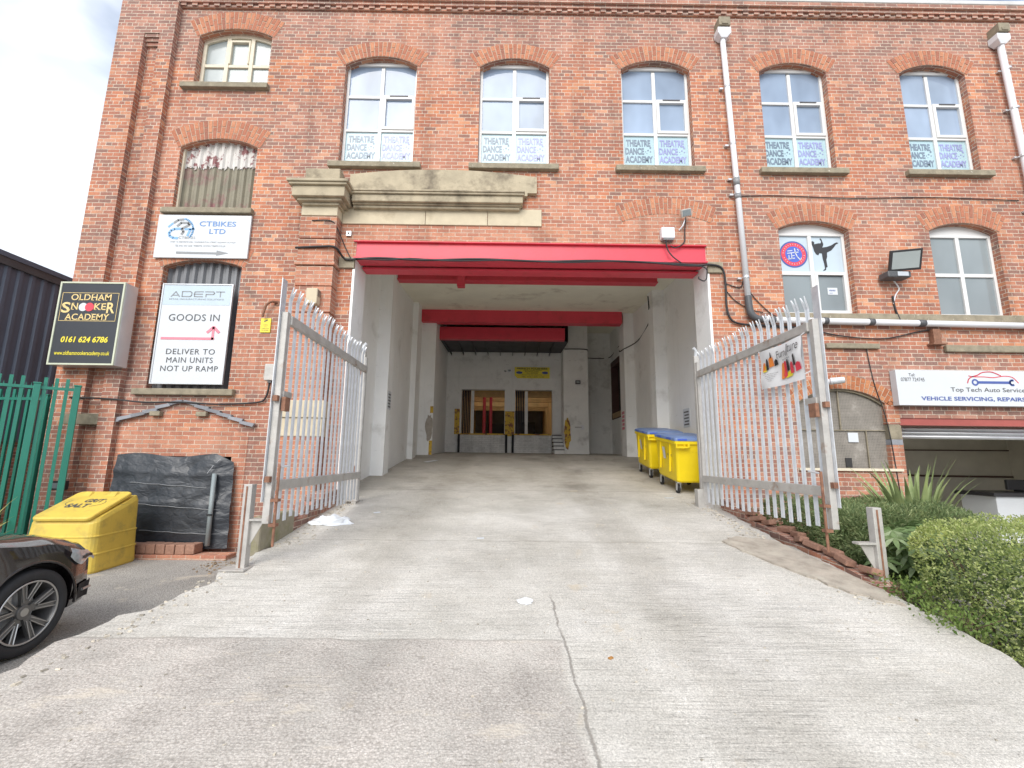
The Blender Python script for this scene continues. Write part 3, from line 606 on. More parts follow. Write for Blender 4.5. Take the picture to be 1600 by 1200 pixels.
# ---- lower windows (2 x 2)
def lower_window(i):
    x0, x1 = LW[i]; zb, zs, za = LZ; y = FY+.13; cx = (x0+x1)/2+.0; t = .055; zt = 6.12; R = 5.345
    f = MB()
    f.box(x0+.002, x0+t, y, y+.06, zb+.001, zt); f.box(x1-t, x1-.002, y, y+.06, zb+.001, zt); f.box(cx-.037, cx+.037, y+.002, y+.06, zb+.05, zt)
    f.box(x0+t, x1-t, y+.001, y+.06, zb+.002, zb+.06); f.box(x0-.1, x1+.1, y-.003, y+.06, zt-.002, zt+.05); f.box(x0-.1, x1+.1, y+.016, y+.05, zt+.05, za+.3)
    f.box(x0+t, x1-t, y+.004, y+.06, R-.035, R+.035)
    if i == 0:
        for q in ((cx+.03, cx+.085), (x1-t-.045, x1-t+.01)): f.box(q[0], q[1], y-.016, y+.05, zb+.04, R+.02)
        f.box(cx+.085, x1-t-.045, y-.016, y+.05, zb+.04, zb+.1); f.box(cx+.085, x1-t-.045, y-.016, y+.05, R-.035, R+.02)
    fr = f.build('window', M['upvc'], mill, bevel=.004, seg=1); gy = y+.035
    for q in ((x0+t, cx-.037), (cx+.037, x1-t)):
        for k, (za_, zb_) in enumerate(((zb+.06, R-.035), (R+.035, zt))):
            pn = MB(); pn.poly([(q[0], gy, za_), (q[1], gy, za_), (q[1], gy, zb_), (q[0], gy, zb_)])
            pn.build('window_film' if (i == 0 and k) else 'pane', M['film_white'] if (i == 0 and k) else M['glass_low'], fr)
    if i == 0:
        F_ = lambda d: FX(gy-d); ex, ez, er = x0+.36, 5.745, .275
        for nm, mt, r1, r0, d in (('emblem_rim', 'ink_navy', er, 0, .003), ('emblem_ring', 'ink_red', er*.88, 0, .005), ('emblem_disc', 'ink_navy2', er*.60, 0, .007)):
            e = MB(); e.disc(F_(d), ex, ez, r1, 40, r0); e.build(nm, M[mt], fr)
        ch = MB(); f_ = F_(.010); S_ = lambda P, wd=.017: ch.stroke(f_, [(ex+a*.155, ez+b_*.155) for a, b_ in P], wd)
        S_([(-.75, .42), (-.15, .5)]); S_([(-.8, .12), (.62, .3)]); S_([(-.28, .12), (-.28, -.62)]); S_([(-.62, -.12), (-.62, -.62)], .015)
        S_([(-.28, -.2), (.08, -.16)], .015); S_([(-.8, -.66), (.1, -.5)]); S_([(.16, .78), (.22, .2), (.42, -.3), (.8, -.78)], .02); S_([(.8, -.78), (.92, -.45)], .014); S_([(.5, .72), (.66, .5)], .016)
        for k in range(26):
            if k in (6, 19): continue
            a = math.pi*(.5)-2*math.pi*k/26; r_ = er*.74
            px, pz = ex+r_*math.cos(a), ez+r_*math.sin(a); tx, tz = -math.sin(a), math.cos(a)
            h = .013*(1 if k % 3 else .7); ch.stroke(f_, [(px-math.cos(a)*h, pz-math.sin(a)*h), (px+math.cos(a)*h, pz+math.sin(a)*h)], .008)
            if k % 2: ch.stroke(f_, [(px-tx*.008, pz-tz*.008), (px+tx*.008, pz+tz*.008)], .006)
        ch.build('emblem_lettering', M['white'], fr)
        K = [(565,238),(588,248),(587,275),(615,268),(640,262),(668,262),(676,240),(662,222),(655,208),(668,203),(680,215),(692,245),(702,270),(698,295),(688,311),(740,305),(800,285),(845,258),(875,248),(893,258),(860,274),(840,302),(800,345),(745,372),(746,420),(735,455),(741,500),(748,540),(730,548),(728,575),(695,588),(692,578),(715,560),(705,500),(690,450),(680,383),(650,380),(635,405),(610,395),(585,360),(570,310),(550,270),(548,245)]
        q0, q1 = cx+.037, x1-t; kk = MB()
        pts = [(q0+(x-(535+(yy-185)*.083))/378*(q1-q0), R+.035+(605-yy)/420*(zt-R-.035)) for x, yy in K]
        kk.tess([pts[::-1]], F_(.003)); kk.build('kicking_figure_print', M['ink_black'], fr)
        n_ = MB(); n_.box(cx+.27, cx+.46, gy-.006, gy-.002, 4.93, 5.07); n_.mi = 1
        for k in range(4): n_.stroke(FX(gy-.009), [(cx+.30+.03*k, 5.025), (cx+.315+.03*k, 5.0), (cx+.325+.03*k, 5.03)], .008)
        n_.stroke(FX(gy-.009), [(cx+.30, 4.96), (cx+.36, 4.962)], .007); n_.build('paper_note', [M['white'], M['ink_navy']], fr)
    arch(x0, x1, zs, za, h=.36, parent=fr)
M['ink_navy2'] = pmat('royal blue print', (.07, .13, .52), .4, var=.06, bstr=0)
lower_window(0); lower_window(1)
s = MB(); s.box(5.0, 10.2, FY-.03, FY-.002, 4.33, 4.5); s.build('sill_course', M['sill'], mill, bevel=.01)
# ---- old timber window, top left
def old_window():
    x0, x1, zb, zs, za = OLD; y = FY+.14; f = MB(); t = .07; m1, m2 = x0+.52, x0+1.02; R = 9.73
    f.box(x0, x0+t, y, y+.07, zb, za+.1); f.box(x1-t, x1, y, y+.07, zb, za+.1); f.box(x0+t, x1-t, y+.002, y+.07, zb, zb+.06)
    for m in (m1, m2): f.box(m-.04, m+.04, y-.004, y+.07, zb+.06, za+.1)
    for a, c in ((x0+t, m1-.04), (m1+.04, m2-.04), (m2+.04, x1-t)): f.box(a, c, y+.004, y+.07, R-.035, R+.035)
    # arched head rail
    A, (cx, cz, Rr, an) = arcpts(x0, x1, zs, za); o = [(cx+(Rr-.075)*math.sin(-an+2*an*k/12), cz+(Rr-.075)*math.cos(-an+2*an*k/12)) for k in range(13)]
    o2 = [(cx+(Rr+.05)*math.sin(an-2*an*k/12), cz+(Rr+.05)*math.cos(an-2*an*k/12)) for k in range(13)]
    f.prism((o+o2)[::-1], FX(y-.002), (0, .06, 0))
    f.box(m1+.04, m1+.075, y-.02, y+.06, R+.04, 10.33); f.box(m2-.075, m2-.04, y-.02, y+.06, R+.04, 10.33); f.box(m1+.075, m2-.075, y-.02, y+.06, 10.28, 10.33)
    fr = f.build('window', M['cream'], mill, bevel=.005, seg=1)
    for a, c in ((x0+t, m1-.04), (m1+.04, m2-.04), (m2+.04, x1-t)):
        for z0, z1 in ((zb+.06, R-.035), (R+.035, za+.1)):
            p = MB(); p.poly([(a, y+.04, z0), (c, y+.04, z0), (c, y+.04, z1), (a, y+.04, z1)]); p.build('pane', M['glass_old'], fr)
    s = MB(); s.box(x0-.2, x1+.06, FY-.1, FY+.1, zb-.115, zb-.002); s.build('sill', M['sill'], fr, bevel=.012)
    arch(x0, x1, zs, za, h=.40, parent=fr); fr['label'] = 'old cream timber window with six panes'
old_window()
# ---- boarded windows
def corr(x0, x1, z0, z1, y, pitch, d, flat=.3):
    m = MB(); xs = []; x = x0; k = 0
    prof = [(0, 0), (flat, 0), (.5, 1), (.5+flat, 1)]
    while x < x1:
        for a, dd in prof: xs.append((x+a*pitch, y-d*dd))
        x += pitch
    for (a, ya), (c, yc) in zip(xs, xs[1:]): m.add([(a, ya, z0), (c, yc, z0), (c, yc, z1), (a, ya, z1)], [(0, 1, 2, 3)])
    return m
fr = corr(COR[0]-.1, COR[1]+.1, COR[2], 7.62, FY+.17, .15, .035).build('boarded_window', M['sheet_old'], mill)
fl = corr(COR[0]-.1, COR[1]+.1, 7.40, COR[4]+.15, FY+.155, .15, .035)
rs = random.Random(5)
fl.v = [(x, y, z+(rs.uniform(-.05, .04) if z < 7.45 else 0)) for x, y, z in fl.v]
fl.build('peeling_board', M['sheet_flake'], fr)
s = MB(); s.box(COR[0]-.15, COR[1]+.07, FY-.1, FY+.1, COR[2]-.11, COR[2]-.002); s.build('sill', M['sill'], fr, bevel=.012)
s = MB(); s.box(COR[0], COR[0]+.035, FY+.08, FY+.13, COR[2], COR[3]+.05); s.build('frame_strip', M['cream'], fr)
arch(*[COR[k] for k in (0, 1)], COR[3], COR[4], h=.4, parent=fr); fr['label'] = 'window boarded with stained corrugated sheet'
fr = corr(GOO[0]-.1, GOO[1]+.1, GOO[2], GOO[4]+.15, FY+.17, .16, .045).build('boarded_window', M['clad_win'], mill)
s = MB(); s.box(GOO[0]-.18, GOO[1]+.14, FY-.1, FY+.1, GOO[2]-.115, GOO[2]-.002); s.build('sill', M['sill'], fr, bevel=.012)
arch(GOO[0], GOO[1], GOO[3], GOO[4], h=.34, parent=fr); fr['label'] = 'window boarded with grey corrugated sheet'
# ---- wire-mesh window behind the right gate
def meshmat():
    m, nt, b = newmat('grimy wire mesh'); uv = N(nt, 'ShaderNodeUVMap').outputs[0]
    br = N(nt, 'ShaderNodeTexBrick'); L(nt, uv, br.inputs['Vector']); br.offset = 0; br.inputs['Scale'].default_value = 1
    br.inputs['Brick Width'].default_value = .028; br.inputs['Row Height'].default_value = .028; br.inputs['Mortar Size'].default_value = .004
    n = noise(nt, uv, 2.6, 9, .75); c = ramp(nt, [(.35, (.13, .12, .105)), (.55, (.22, .20, .175)), (.72, (.46, .43, .39))]); L(nt, n.outputs['Fac'], c.inputs[0])
    L(nt, mixc(nt, c.outputs[0], (.34, .31, .27), math_(nt, 'MULTIPLY', br.outputs['Fac'], .6)), b.inputs['Base Color']); b.inputs['Roughness'].default_value = .7
    bump(nt, b, br.outputs['Fac'], .6, .008); return m
M['meshscreen'] = meshmat()
x0, x1, zb, zs, za = MESHW
f = MB(); f.poly([(x0-.05, FY+.09, zb), (x1+.05, FY+.09, zb), (x1+.05, FY+.09, za+.1), (x0-.05, FY+.09, za+.1)])
fr = f.build('mesh_window', M['meshscreen'], mill); fr['label'] = 'arched window covered with grimy wire mesh'
b_ = MB()
for q in ((x0, x0+.035, zb, 2.85), (x1-.035, x1, zb, 2.85), (x0+.82, x0+.84, 2.34, za), (x0+1.27, x0+1.285, zb, 2.32)): b_.box(q[0], q[1], FY+.06, FY+.085, q[2], q[3])
b_.box(x0+.05, x1-.05, FY+.062, FY+.085, 2.325, 2.34)
A, (cx, cz, Rr, an) = arcpts(x0, x1, zs, za); o = [(cx+(Rr-.035)*math.sin(-an+2*an*k/12), cz+(Rr-.035)*math.cos(-an+2*an*k/12)) for k in range(13)]
o2 = [(cx+Rr*math.sin(an-2*an*k/12), cz+Rr*math.cos(an-2*an*k/12)) for k in range(13)]; b_.prism((o+o2)[::-1], FX(FY+.045), (0, .04, 0))
b_.build('window_frame', M['sill'], fr)
s = MB(); s.box(x0-.05, x1+.1, FY-.05, FY+.08, zb-.045, zb); s.build('sill', M['cream'], fr)
s = MB(); s.box(x0+.95, x0+1.13, FY+.07, FY+.083, 2.12, 2.29); s.build('white_patch', M['white'], fr)
s = MB(); s.box(x0+.86, x0+.97, FY+.07, FY+.083, zb+.02, zb+.18); s.build('broken_corner', M['dark'], fr)
arch(x0, x1, zs, za, h=.25, mat=M['vouss_or'], parent=fr)
# bricked-up arch over the bay
A, _ = arcpts(2.19, 3.78, 6.30, 6.46)
bl = MB(); bl.prism([(2.19, 5.83), (3.78, 5.83)]+A, FX(FY-.003), (0, .003, 0)); bp = bl.build('bricked_arch', M['brick_new'], mill)
arch(2.19, 3.78, 6.30, 6.46, h=.34, parent=bp)
# stone ledges and the pair of quoins at the garage
for a, c, z, h in ((5.80, 6.78, 3.82, .1), (8.0, 10.4, 3.78, .13)):
    s = MB(); s.box(a, c, FY-.07, FY, z, z+h); s.build('stone_ledge', M['sill'], mill, bevel=.015)
s = MB(); s.box(6.80, 7.02, FY-.012, FY+.3, 2.18, 2.44); s.build('stone_block', M['sill'], mill, bevel=.006)
s = MB(); s.box(6.795, 7.02, FY-.008, FY+.3, 2.08, 2.172); s.build('blue_brick', M['slate'], mill)
s = MB(); s.box(6.79, 7.022, FY-.004, FY+.3, .05, 2.075); s.box(6.79, 7.022, FY-.004, FY+.3, 2.447, 2.86); s.build('garage_pier', M['brick_new'], mill)
# ---- garage
gm = MB(); gm.box(7.0, 12.25, FY+.02, FY+.14, 2.45, 2.575); gm.box(7.0, 12.25, FY-.02, FY+.22, 2.43, 2.452); gm.build('garage_lintel', M['red_dull'], mill)
sh = MB()
for k in range(3): sh.tube([(7.03, FY+.24, 2.38-.07*k), (12.2, FY+.24, 2.38-.07*k)], .038, 8)
sh.build('roller_shutter', M['alu'], mill, smooth=True)
ro = MB(); X0, X1, Y0, Y1, Z1 = 6.6, 14, FY+.45, 12.6, 3.0
ro.poly([(X0, Y1, 0), (X1, Y1, 0), (X1, Y1, Z1), (X0, Y1, Z1)]); ro.poly([(X0, Y0, 0), (X0, Y1, 0), (X0, Y1, Z1), (X0, Y0, Z1)]); ro.poly([(X1, Y1, 0), (X1, Y0, 0), (X1, Y0, Z1), (X1, Y1, Z1)])
ro.poly([(X0, Y0, Z1), (X0, Y1, Z1), (X1, Y1, Z1), (X1, Y0, Z1)]); ro.poly([(X0, Y0, GZ+.004), (X1, Y0, GZ+.004), (X1, Y1, GZ+.004), (X0, Y1, GZ+.004)])
ro.poly([(X0, Y0, 2.5), (X1, Y0, 2.5), (X1, Y0, 3), (X0, Y0, 3)]); ro.poly([(X0, Y0, 0), (7.03, Y0, 0), (7.03, Y0, 2.6), (X0, Y0, 2.6)][::-1]); ro.poly([(12.2, Y0, 0), (X1, Y0, 0), (X1, Y0, 2.6), (12.2, Y0, 2.6)])
M['garage_paint'] = pmat('dull painted blockwork', (.66, .635, .57), .8, var=.12, vs=1.5, bstr=.2)
ro.build('garage_room', M['garage_paint'], mill)
# ---- brickwork repairs beside the bay and the low infill on the left
s = MB(); s.box(3.715, 4.02, FY-.006, FY, .3, 4.15); s.build('jamb_repair', M['brick_new'], mill)
s = MB(); s.prism([(-6.92, .2), (-6.62, .2), (-6.62, 1.742), (-4.86, 1.742), (-4.86, .2), (-4.62, .2), (-4.60, 2.08), (-5.2, 2.42), (-5.8, 2.60), (-6.4, 2.42), (-6.95, 2.08)], FX(FY-.006), (0, .006, 0))
s.build('infill_brickwork', M['brick_new'], mill)
fl = MB(); rs = random.Random(2)
for sx in (-1, 1):
    for k in range(6):
        t0 = k/6; t1 = (k+1.15)/6
        a = (-5.80+sx*1.26*t0, 2.70-.42*t0); c = (-5.80+sx*1.26*t1, 2.70-.42*t1)
        d = rs.uniform(-.01, .01); P = [(a[0], a[1]-.02+d), (c[0], c[1]+.0+d), (c[0]+.03*sx, c[1]+.06+d), (a[0]+.03*sx, a[1]+.025+d)]
        fl.prism(P if sx > 0 else P[::-1], FX(FY-.06-.006*k), (0, .055, 0))
fl.build('slate_flashing', M['slate'], mill)
for x in (-6.24, -5.43):
    s = MB(); s.box(x-.09, x+.09, FY-.10, FY, 2.44, 2.52); s.build('joist_end', M['sill'], mill, bevel=.01)

# ---- stone entablature and brick pier at the left of the bay
pr = MB()
def seg(z0, z1, d=0): pr.box(-3.92-d, -3.25+d, 7.75-d, 8.0, z0, z1)
for z0, z1 in ((.1, 2.1), (2.72, 4.30), (4.325, 4.80), (4.825, 5.19), (5.275, 5.53), (5.56, 5.72), (5.745, 6.18)): seg(z0, z1)
for z0, z1 in ((4.30, 4.325), (4.80, 4.825), (5.19, 5.215), (5.53, 5.56), (5.72, 5.745)): seg(z0, z1, -.025)
seg(5.215, 5.275, .03)
pr.build('gate_pier', M['brick_new'], mill)
s = MB(); s.box(-4.02, -3.2, 7.70, 8.0, 2.42, 2.72); s.box(-3.98, -3.22, 7.73, 8.0, 2.1, 2.418); s.build('pier_stone_band', M['stone_pale'], mill, bevel=.012)
s = MB(); s.box(-3.91, -3.24, 7.73, 8.0, 6.182, 6.53); s.build('pier_capstone', M['stone_pale'], mill, bevel=.012)
def cornice(x0, x1, y, z):  # moulded profile swept along x, with mitred look from stacked courses
    m = MB(); lay = [(.0, .05, .06), (.05, .10, .13), (.10, .30, .20), (.30, .345, .25), (.345, .40, .28)]
    for a, c, d in lay: m.box(x0-d, x1+d, y-d, 8.0, z+a, z+c)
    return m
cornice(-3.82, -3.26, 7.73, 6.36+.0).build('pier_cornice', M['stone'], mill, bevel=.012)
m = MB()
for a, c, d in [(.0, .05, .05), (.05, .08, .09), (.08, .22, .15), (.22, .26, .19), (.26, .295, .21)]: m.box(-3.02+.001*d, .12+d*.6, 7.93-d, 8.0, 6.44+a, 6.44+c)
m.build('bay_cornice', M['stone'], mill, bevel=.012)
s = MB(); s.box(-3.93, -3.27, 7.78, 8.0, 7.0-.24, 7.18); s.build('pier_block', M['stone'], mill, bevel=.015)
s = MB(); zt = lambda x: 7.27-.05*((x+1.35)/1.8)**2*2.6
top = [(.48-(.48+3.12)*k/16, zt(.48-3.6*k/16)) for k in range(17)]
s.prism([(-3.12, 6.738), (.30, 6.738), (.30, 6.80), (.48, 6.80)]+top, FX(7.90), (0, .1, 0)); s.build('pediment_stone', M['stone'], mill, bevel=.01)
xs = [-3.24, -1.65, -.46, .58]
for a, c in zip(xs, xs[1:]):
    s = MB(); s.box(a+.004, c-.004, 7.965, 8.0, 6.155, 6.50); s.build('frieze_stone', M['stone_pale'], mill, bevel=.008)
for a, c in ((-3.24, -2.945), (3.712, 4.0)):
    s = MB(); s.box(a, c, 7.955, 8.1, 5.26, 5.47); s.build('bearing_stone', M['sill'], mill, bevel=.008)
s = MB(); s.prism([(-3.24, 5.475), (-2.985, 5.475), (-2.985, 5.83), (3.73, 5.83), (3.73, 5.475), (4.02, 5.475), (4.02, 5.83), (2.1, 6.15), (-3.24, 6.15)], FX(7.992), (0, .008, 0)); s.build('brick_repair_band', M['brick_new'], mill)

# ---- loading bay
ljs = [MB(), MB()]; ljs[0].poly([(-2.94, 8.0, .3), (-2.94, 8.62, .3), (-2.94, 8.62, 5.8), (-2.94, 8.0, 5.8)]).box(-2.98, -2.935, 7.985, 8.1, .9, 5.25); ljs[1].poly([(3.71, 8.62, .3), (3.71, 8.0, .3), (3.71, 8.0, 5.8), (3.71, 8.62, 5.8)]).box(3.705, 3.75, 7.985, 8.1, .9, 5.25)
for q_ in ljs: q_.build('bay_jamb', M['paint'], mill)
def planwall(P, z0, z1, name, mat):
    m = MB()
    for (a, b_), (c, d) in zip(P, P[1:]): m.poly([(a, b_, z0), (c, d, z0), (c, d, z1), (a, b_, z1)])
    return m.build(name, mat, mill)
YB = 18.0
LP = [(-2.94, 8.62), (-3.23, 8.62), (-3.23, 10.65), (-2.93, 10.65), (-2.93, 11.1), (-3.06, 11.1), (-3.06, 13.62), (-2.9, 13.62), (-2.9, 14.1), (-2.98, 14.1), (-2.98, 14.7), (-2.5, 14.7), (-2.55, YB)]
RP = [(3.71, 8.62), (4.3, 8.62), (4.3, 12.0), (3.98, 12.0), (3.98, 12.45), (4.2, 12.45), (4.2, 14.75), (3.86, 14.75), (3.86, 15.4), (4.25, 15.4), (4.25, 18.5)]
planwall(LP, .8, 7.3, 'bay_wall', M['paint'])
rw = MB()
for (a, b_), (c, d) in zip(RP, RP[1:-1]): rw.poly([(c, d, .8), (a, b_, .8), (a, b_, 7.4), (c, d, 7.4)])
# last bay on the right has an unglazed opening
wy0, wy1, wz0, wz1 = 16.5, 18.35, 3.35, 5.72
rw.tess([[(15.4, .8), (18.5, .8), (18.5, 7.4), (15.4, 7.4)], [(wy0, wz0), (wy1, wz0), (wy1, wz1), (wy0, wz1)]], lambda u, v: (4.25, u, v))
rw.build('bay_wall', M['paint'], mill)
wd = MB(); wd.box(4.25, 4.6, wy0, wy1, wz0-.005, wz0+.02); wd.box(4.22, 4.6, wy0-.0, wy0+.08, wz0, wz1); wd.box(4.22, 4.6, wy1-.08, wy1, wz0, wz1); wd.box(4.22, 4.6, wy0+.08, wy1-.08, wz1-.22, wz1); wd.box(4.23, 4.3, wy0+.08, wy1-.08, wz0+.02, wz0+.25)
o_ = wd.build('side_opening', M['brown'], mill)
d_ = MB(); d_.poly([(4.5, wy0, wz0), (4.5, wy1, wz0), (4.5, wy1, wz1), (4.5, wy0, wz1)]); d_.build('dark_interior', M['dark'], o_)
d_ = MB(); d_.box(4.232-.01, 4.228, wy0+.1, wy1-.1, wz0+.03, wz0+.24); d_.build('board', M['wood'], o_)
bk = MB()
D1, D2, DZ0, DZ1 = (-1.93, -.19), (.235, 1.74), 2.71, 4.50
bk.tess([[(-2.6, .8), (2.12, .8), (2.12, 7.3), (-2.6, 7.3)], [(D1[0], DZ0), (D1[1], DZ0), (D1[1], DZ1), (D1[0], DZ1)], [(D2[0], DZ0), (D2[1], DZ0), (D2[1], DZ1), (D2[0], DZ1)]], FX(YB))
for d in (D1, D2):
    x0, x1 = d
    for P in (((x0, DZ0), (x0, DZ1)), ((x0, DZ1), (x1, DZ1)), ((x1, DZ1), (x1, DZ0)), ((x1, DZ0), (x0, DZ0))):
        (a, za_), (c, zc_) = P; bk.poly([(a, YB, za_), (c, YB, zc_), (c, YB+.3, zc_), (a, YB+.3, za_)][::-1])
bk.box(-2.58, 2.1, YB-.03, YB, 4.98, 5.03)
bk.build('rear_wall', M['paint_rear'], mill)
blk = MB(); blk.poly([(2.1, YB, .8), (2.1, 17.2, .8), (2.1, 17.2, 7.4), (2.1, YB, 7.4)]); blk.poly([(2.1, 17.2, .8), (3.06, 17.2, .8), (3.06, 17.2, 7.4), (2.1, 17.2, 7.4)]); blk.poly([(3.06, 17.2, .8), (3.06, 18.5, .8), (3.06, 18.5, 7.4), (3.06, 17.2, 7.4)])
blk.poly([(3.06, 18.5, .8), (4.25, 18.5, .8), (4.25, 18.5, 7.4), (3.06, 18.5, 7.4)]); blk.build('passage_wall', M['paint_rear'], mill)
ce = MB(); cy = [(8.55, 6.35), (11.1, 6.42), (14.6, 6.68), (15.7, 6.9), (18.6, 7.06)]
for (a, za_), (c, zc_) in zip(cy, cy[1:]): ce.poly([(-3.4, a, za_), (-3.4, c, zc_), (4.5, c, zc_), (4.5, a, za_)])
ce.build('bay_ceiling', M['paint_ceil'], mill)
so_ = MB(); so_.poly([(-2.6, 15.7, 5.93), (-2.6, YB+.02, 6.05), (2.1, YB+.02, 6.05), (2.1, 15.7, 5.93)]); so_.poly([(2.095, 15.7, 5.93), (2.095, YB, 6.05), (2.095, YB, 7.1), (2.095, 15.7, 7.1)])
for k in range(9): so_.box(-2.4+k*.5, -2.38+k*.5, 15.8, YB, 5.90, 6.0)
so_.build('rear_soffit', M['dark_soffit'], mill)
def ibeam(x0, x1, y0, y1, z0, z1, tf=.035):
    m = MB(); ym = (y0+y1)/2
    m.box(x0, x1, y0, y1, z0, z0+tf); m.box(x0, x1, y0, y1, z1-tf*.6, z1); m.box(x0, x1, y0+.06, y1-.06, z0+tf, z1-tf*.6); return m
fb = ibeam(-2.985, 3.725, 7.955, 8.30, 5.455, 5.812); fb.box(-2.92, 3.69, 8.304, 8.56, 5.50, 5.80); fb.box(-2.92, 3.69, 8.33, 8.60, 5.40, 5.44)
fb.build('bay_lintel_beam', M['red'], mill, bevel=.006)
ibeam(-2.92, 3.80, 10.95, 11.2, 6.27, 6.6).box(-1.36, -1.17, 10.78, 10.95, 6.05, 6.5).build('ceiling_beam', M['red'], mill)
MB().box(-2.98, 3.76, 14.5, 14.85, 6.26, 6.80).build('ceiling_beam', M['red'], mill, bevel=.01)
MB().box(-2.55, 1.95, 15.45, 15.7, 5.92, 6.36).build('ceiling_beam', M['red'], mill, bevel=.01)
# dock faces
M['paint_brick'] = brickmat('painted brickwork', [(0, (.62, .62, .60)), (1, (.72, .72, .70))], [(0, (.5, .5, .48)), (1, (.66, .66, .64))], mortar=(.62, .62, .60), upper=False, header=0, stain=.0)
dk = MB(); dk.box(D1[0]-.03, D1[1]+.03, YB-.10, YB, 1.6, 2.66); dk.box(D2[0]-.03, D2[1]-.05, YB-.10, YB, 1.6, 2.66)
do = dk.build('loading_dock', M['paint_brick'], mill, bevel=.01); do['label'] = 'scuffed white dock faces below the two doors'
e = MB(); e.box(D1[0]-.03, D1[1]+.03, YB-.12, YB+.05, 2.66, 2.715); e.box(D2[0]-.03, D2[1]-.05, YB-.12, YB+.05, 2.66, 2.715); e.build('dock_edge', M['peel'], do)
for x in (D1[0]-.1, D1[1]+.04, D2[0]-.13):
    MB().box(x, x+.085, YB-.14, YB, 1.9, 2.68).build('rubber_bumper', M['rubber'], do, bevel=.01)
for x0, x1, z0, z1 in ((-2.2, -1.99, 2.68, 3.70), (-.17, .215, 2.62, 3.62)): MB().box(x0, x1, YB-.012, YB, z0, z1).build('yellow_marking', M['peel'], do)
M['room'] = pmat('worn workshop surfaces', (.30, .27, .23), .8, var=.3, vs=2, bstr=.1)
# rooms behind the dock doors
rm = MB(); rm.poly([(-2.3, YB+.3, DZ0), (2.3, YB+.3, DZ0), (2.3, 27, DZ0), (-2.3, 27, DZ0)]); rm.poly([(-2.3, 27, DZ0), (2.3, 27, DZ0), (2.3, 27, 5.2), (-2.3, 27, 5.2)])
rm.tess([[(-2.3, YB+.3), (2.3, YB+.3), (2.3, 27), (-2.3, 27)], WELL], lambda u, v: (u, v, 5.0))
wl_ = MB()
for (a, b_), (c, d) in zip(WELL, WELL[1:]+WELL[:1]): wl_.poly([(a, b_, 5.0), (c, d, 5.0), (c, d, 11.2), (a, b_, 11.2)])
wl_.build('added_rooflight_well', M['paint'], mill); rmo = rm.build('dock_room', M['room'], mill)  # added shaft that brings daylight down into the dock room
q = MB(); q.poly([(-2.0, YB+.31, DZ0), (-2.0, 26.9, DZ0), (-2.0, 26.9, 5), (-2.0, YB+.31, 5)]); q.poly([(2.0, 26.9, DZ0), (2.0, YB+.31, DZ0), (2.0, YB+.31, 5), (2.0, 26.9, 5)]); q.build('room_wall', M['ochre'], rmo)
for y in (19.3, 21, 23, 25): MB().box(-2, 2, y, y+.22, 4.38, 4.98).build('joist', M['joist'], rmo)
for x in (-1.15, -.85): MB().cyl((x, 20.6, DZ0), (x, 20.6, 5), .07, 10).build('steel_post', M['red'], rmo)
for x0, w_ in ((D1[0], .33), (D2[0], .36)):
    m = MB()
    for k in range(5): m.box(x0+.03+k*w_/5, x0+.03+(k+.8)*w_/5, YB+.15+.02*(k % 2), YB+.17+.02*(k % 2), DZ0+.01, DZ1-.02)
    m.build('strip_curtain', M['rubber'], rmo)
    MB().box(x0+w_+.04, x0+w_+.16, YB+.2, YB+.26, DZ0, DZ1-.03).build('door_post', M['paint_rear'], rmo)
for x0, x1, h in ((-1.2, -.3, 1.0), (.7, 1.5, 1.1)): MB().box(x0, x1, 26, 26.8, DZ0, DZ0+h).build('crate', M['dark'], rmo)
# steps and door at the right of the dock
sto = None
for k in range(5):
    st = MB().box(1.72, 2.09, 17.97-.2*(5-k), 17.97, 1.8 if k == 0 else 1.96+.145*k, 1.96+.145*(k+1)-.03)
    sto = st.build('dock_steps', M['paint_rear'], mill, bevel=.006) if sto is None else st.build('step', M['paint_rear'], sto, bevel=.006)
    MB().box(1.71, 2.09, 17.95-.2*(5-k), 17.97, 1.96+.145*(k+1)-.03, 1.96+.145*(k+1)).build('tread', M['rubber'], sto)
MB().box(2.085, 2.098, 17.35, 17.85, 2.1, 4.1).build('passage_door', M['paint'], mill)
# chipped plaster and yellow marks on the piers
def blob(f, cu, cv, ru, rv, seed, n=22):
    r_ = random.Random(seed); return [(cu+ru*math.cos(2*math.pi*k/n)*r_.uniform(.65, 1.1), cv+rv*math.sin(2*math.pi*k/n)*r_.uniform(.75, 1.1)) for k in range(n)]
MB().tess([blob(0, 2.24, 2.75, .14, .62, 3)], FX(17.19)).build('chipped_corner', M['peel'], mill)
MB().tess([blob(0, -2.62, 2.75, .13, .45, 5)], FX(14.69)).build('chipped_corner', M['render'], mill)
MB().box(-2.60, -2.50, 14.692, 14.7, 1.84, 2.3).build('yellow_marking', M['peel'], mill); MB().box(-2.60, -2.50, 14.692, 14.7, 3.2, 3.42).build('yellow_marking', M['peel'], mill)
# ------------------------------------------------------------------ signs
def board(root, x0, x1, z0, z1, y0, y1, mat, frame=None, fw=.025, name='panel'):
    o = MB().box(x0, x1, y0, y1, z0, z1).build(name, mat, root, bevel=.003, seg=1)
    if frame:
        f = MB(); f.box(x0-fw, x0, y0-.012, y1+.001, z0-fw, z1+fw); f.box(x1, x1+fw, y0-.012, y1+.001, z0-fw, z1+fw)
        f.box(x0, x1, y0-.012, y1+.001, z1, z1+fw); f.box(x0, x1, y0-.012, y1+.001, z0-fw, z0); f.build('frame', frame, root, bevel=.003, seg=1)
    return o
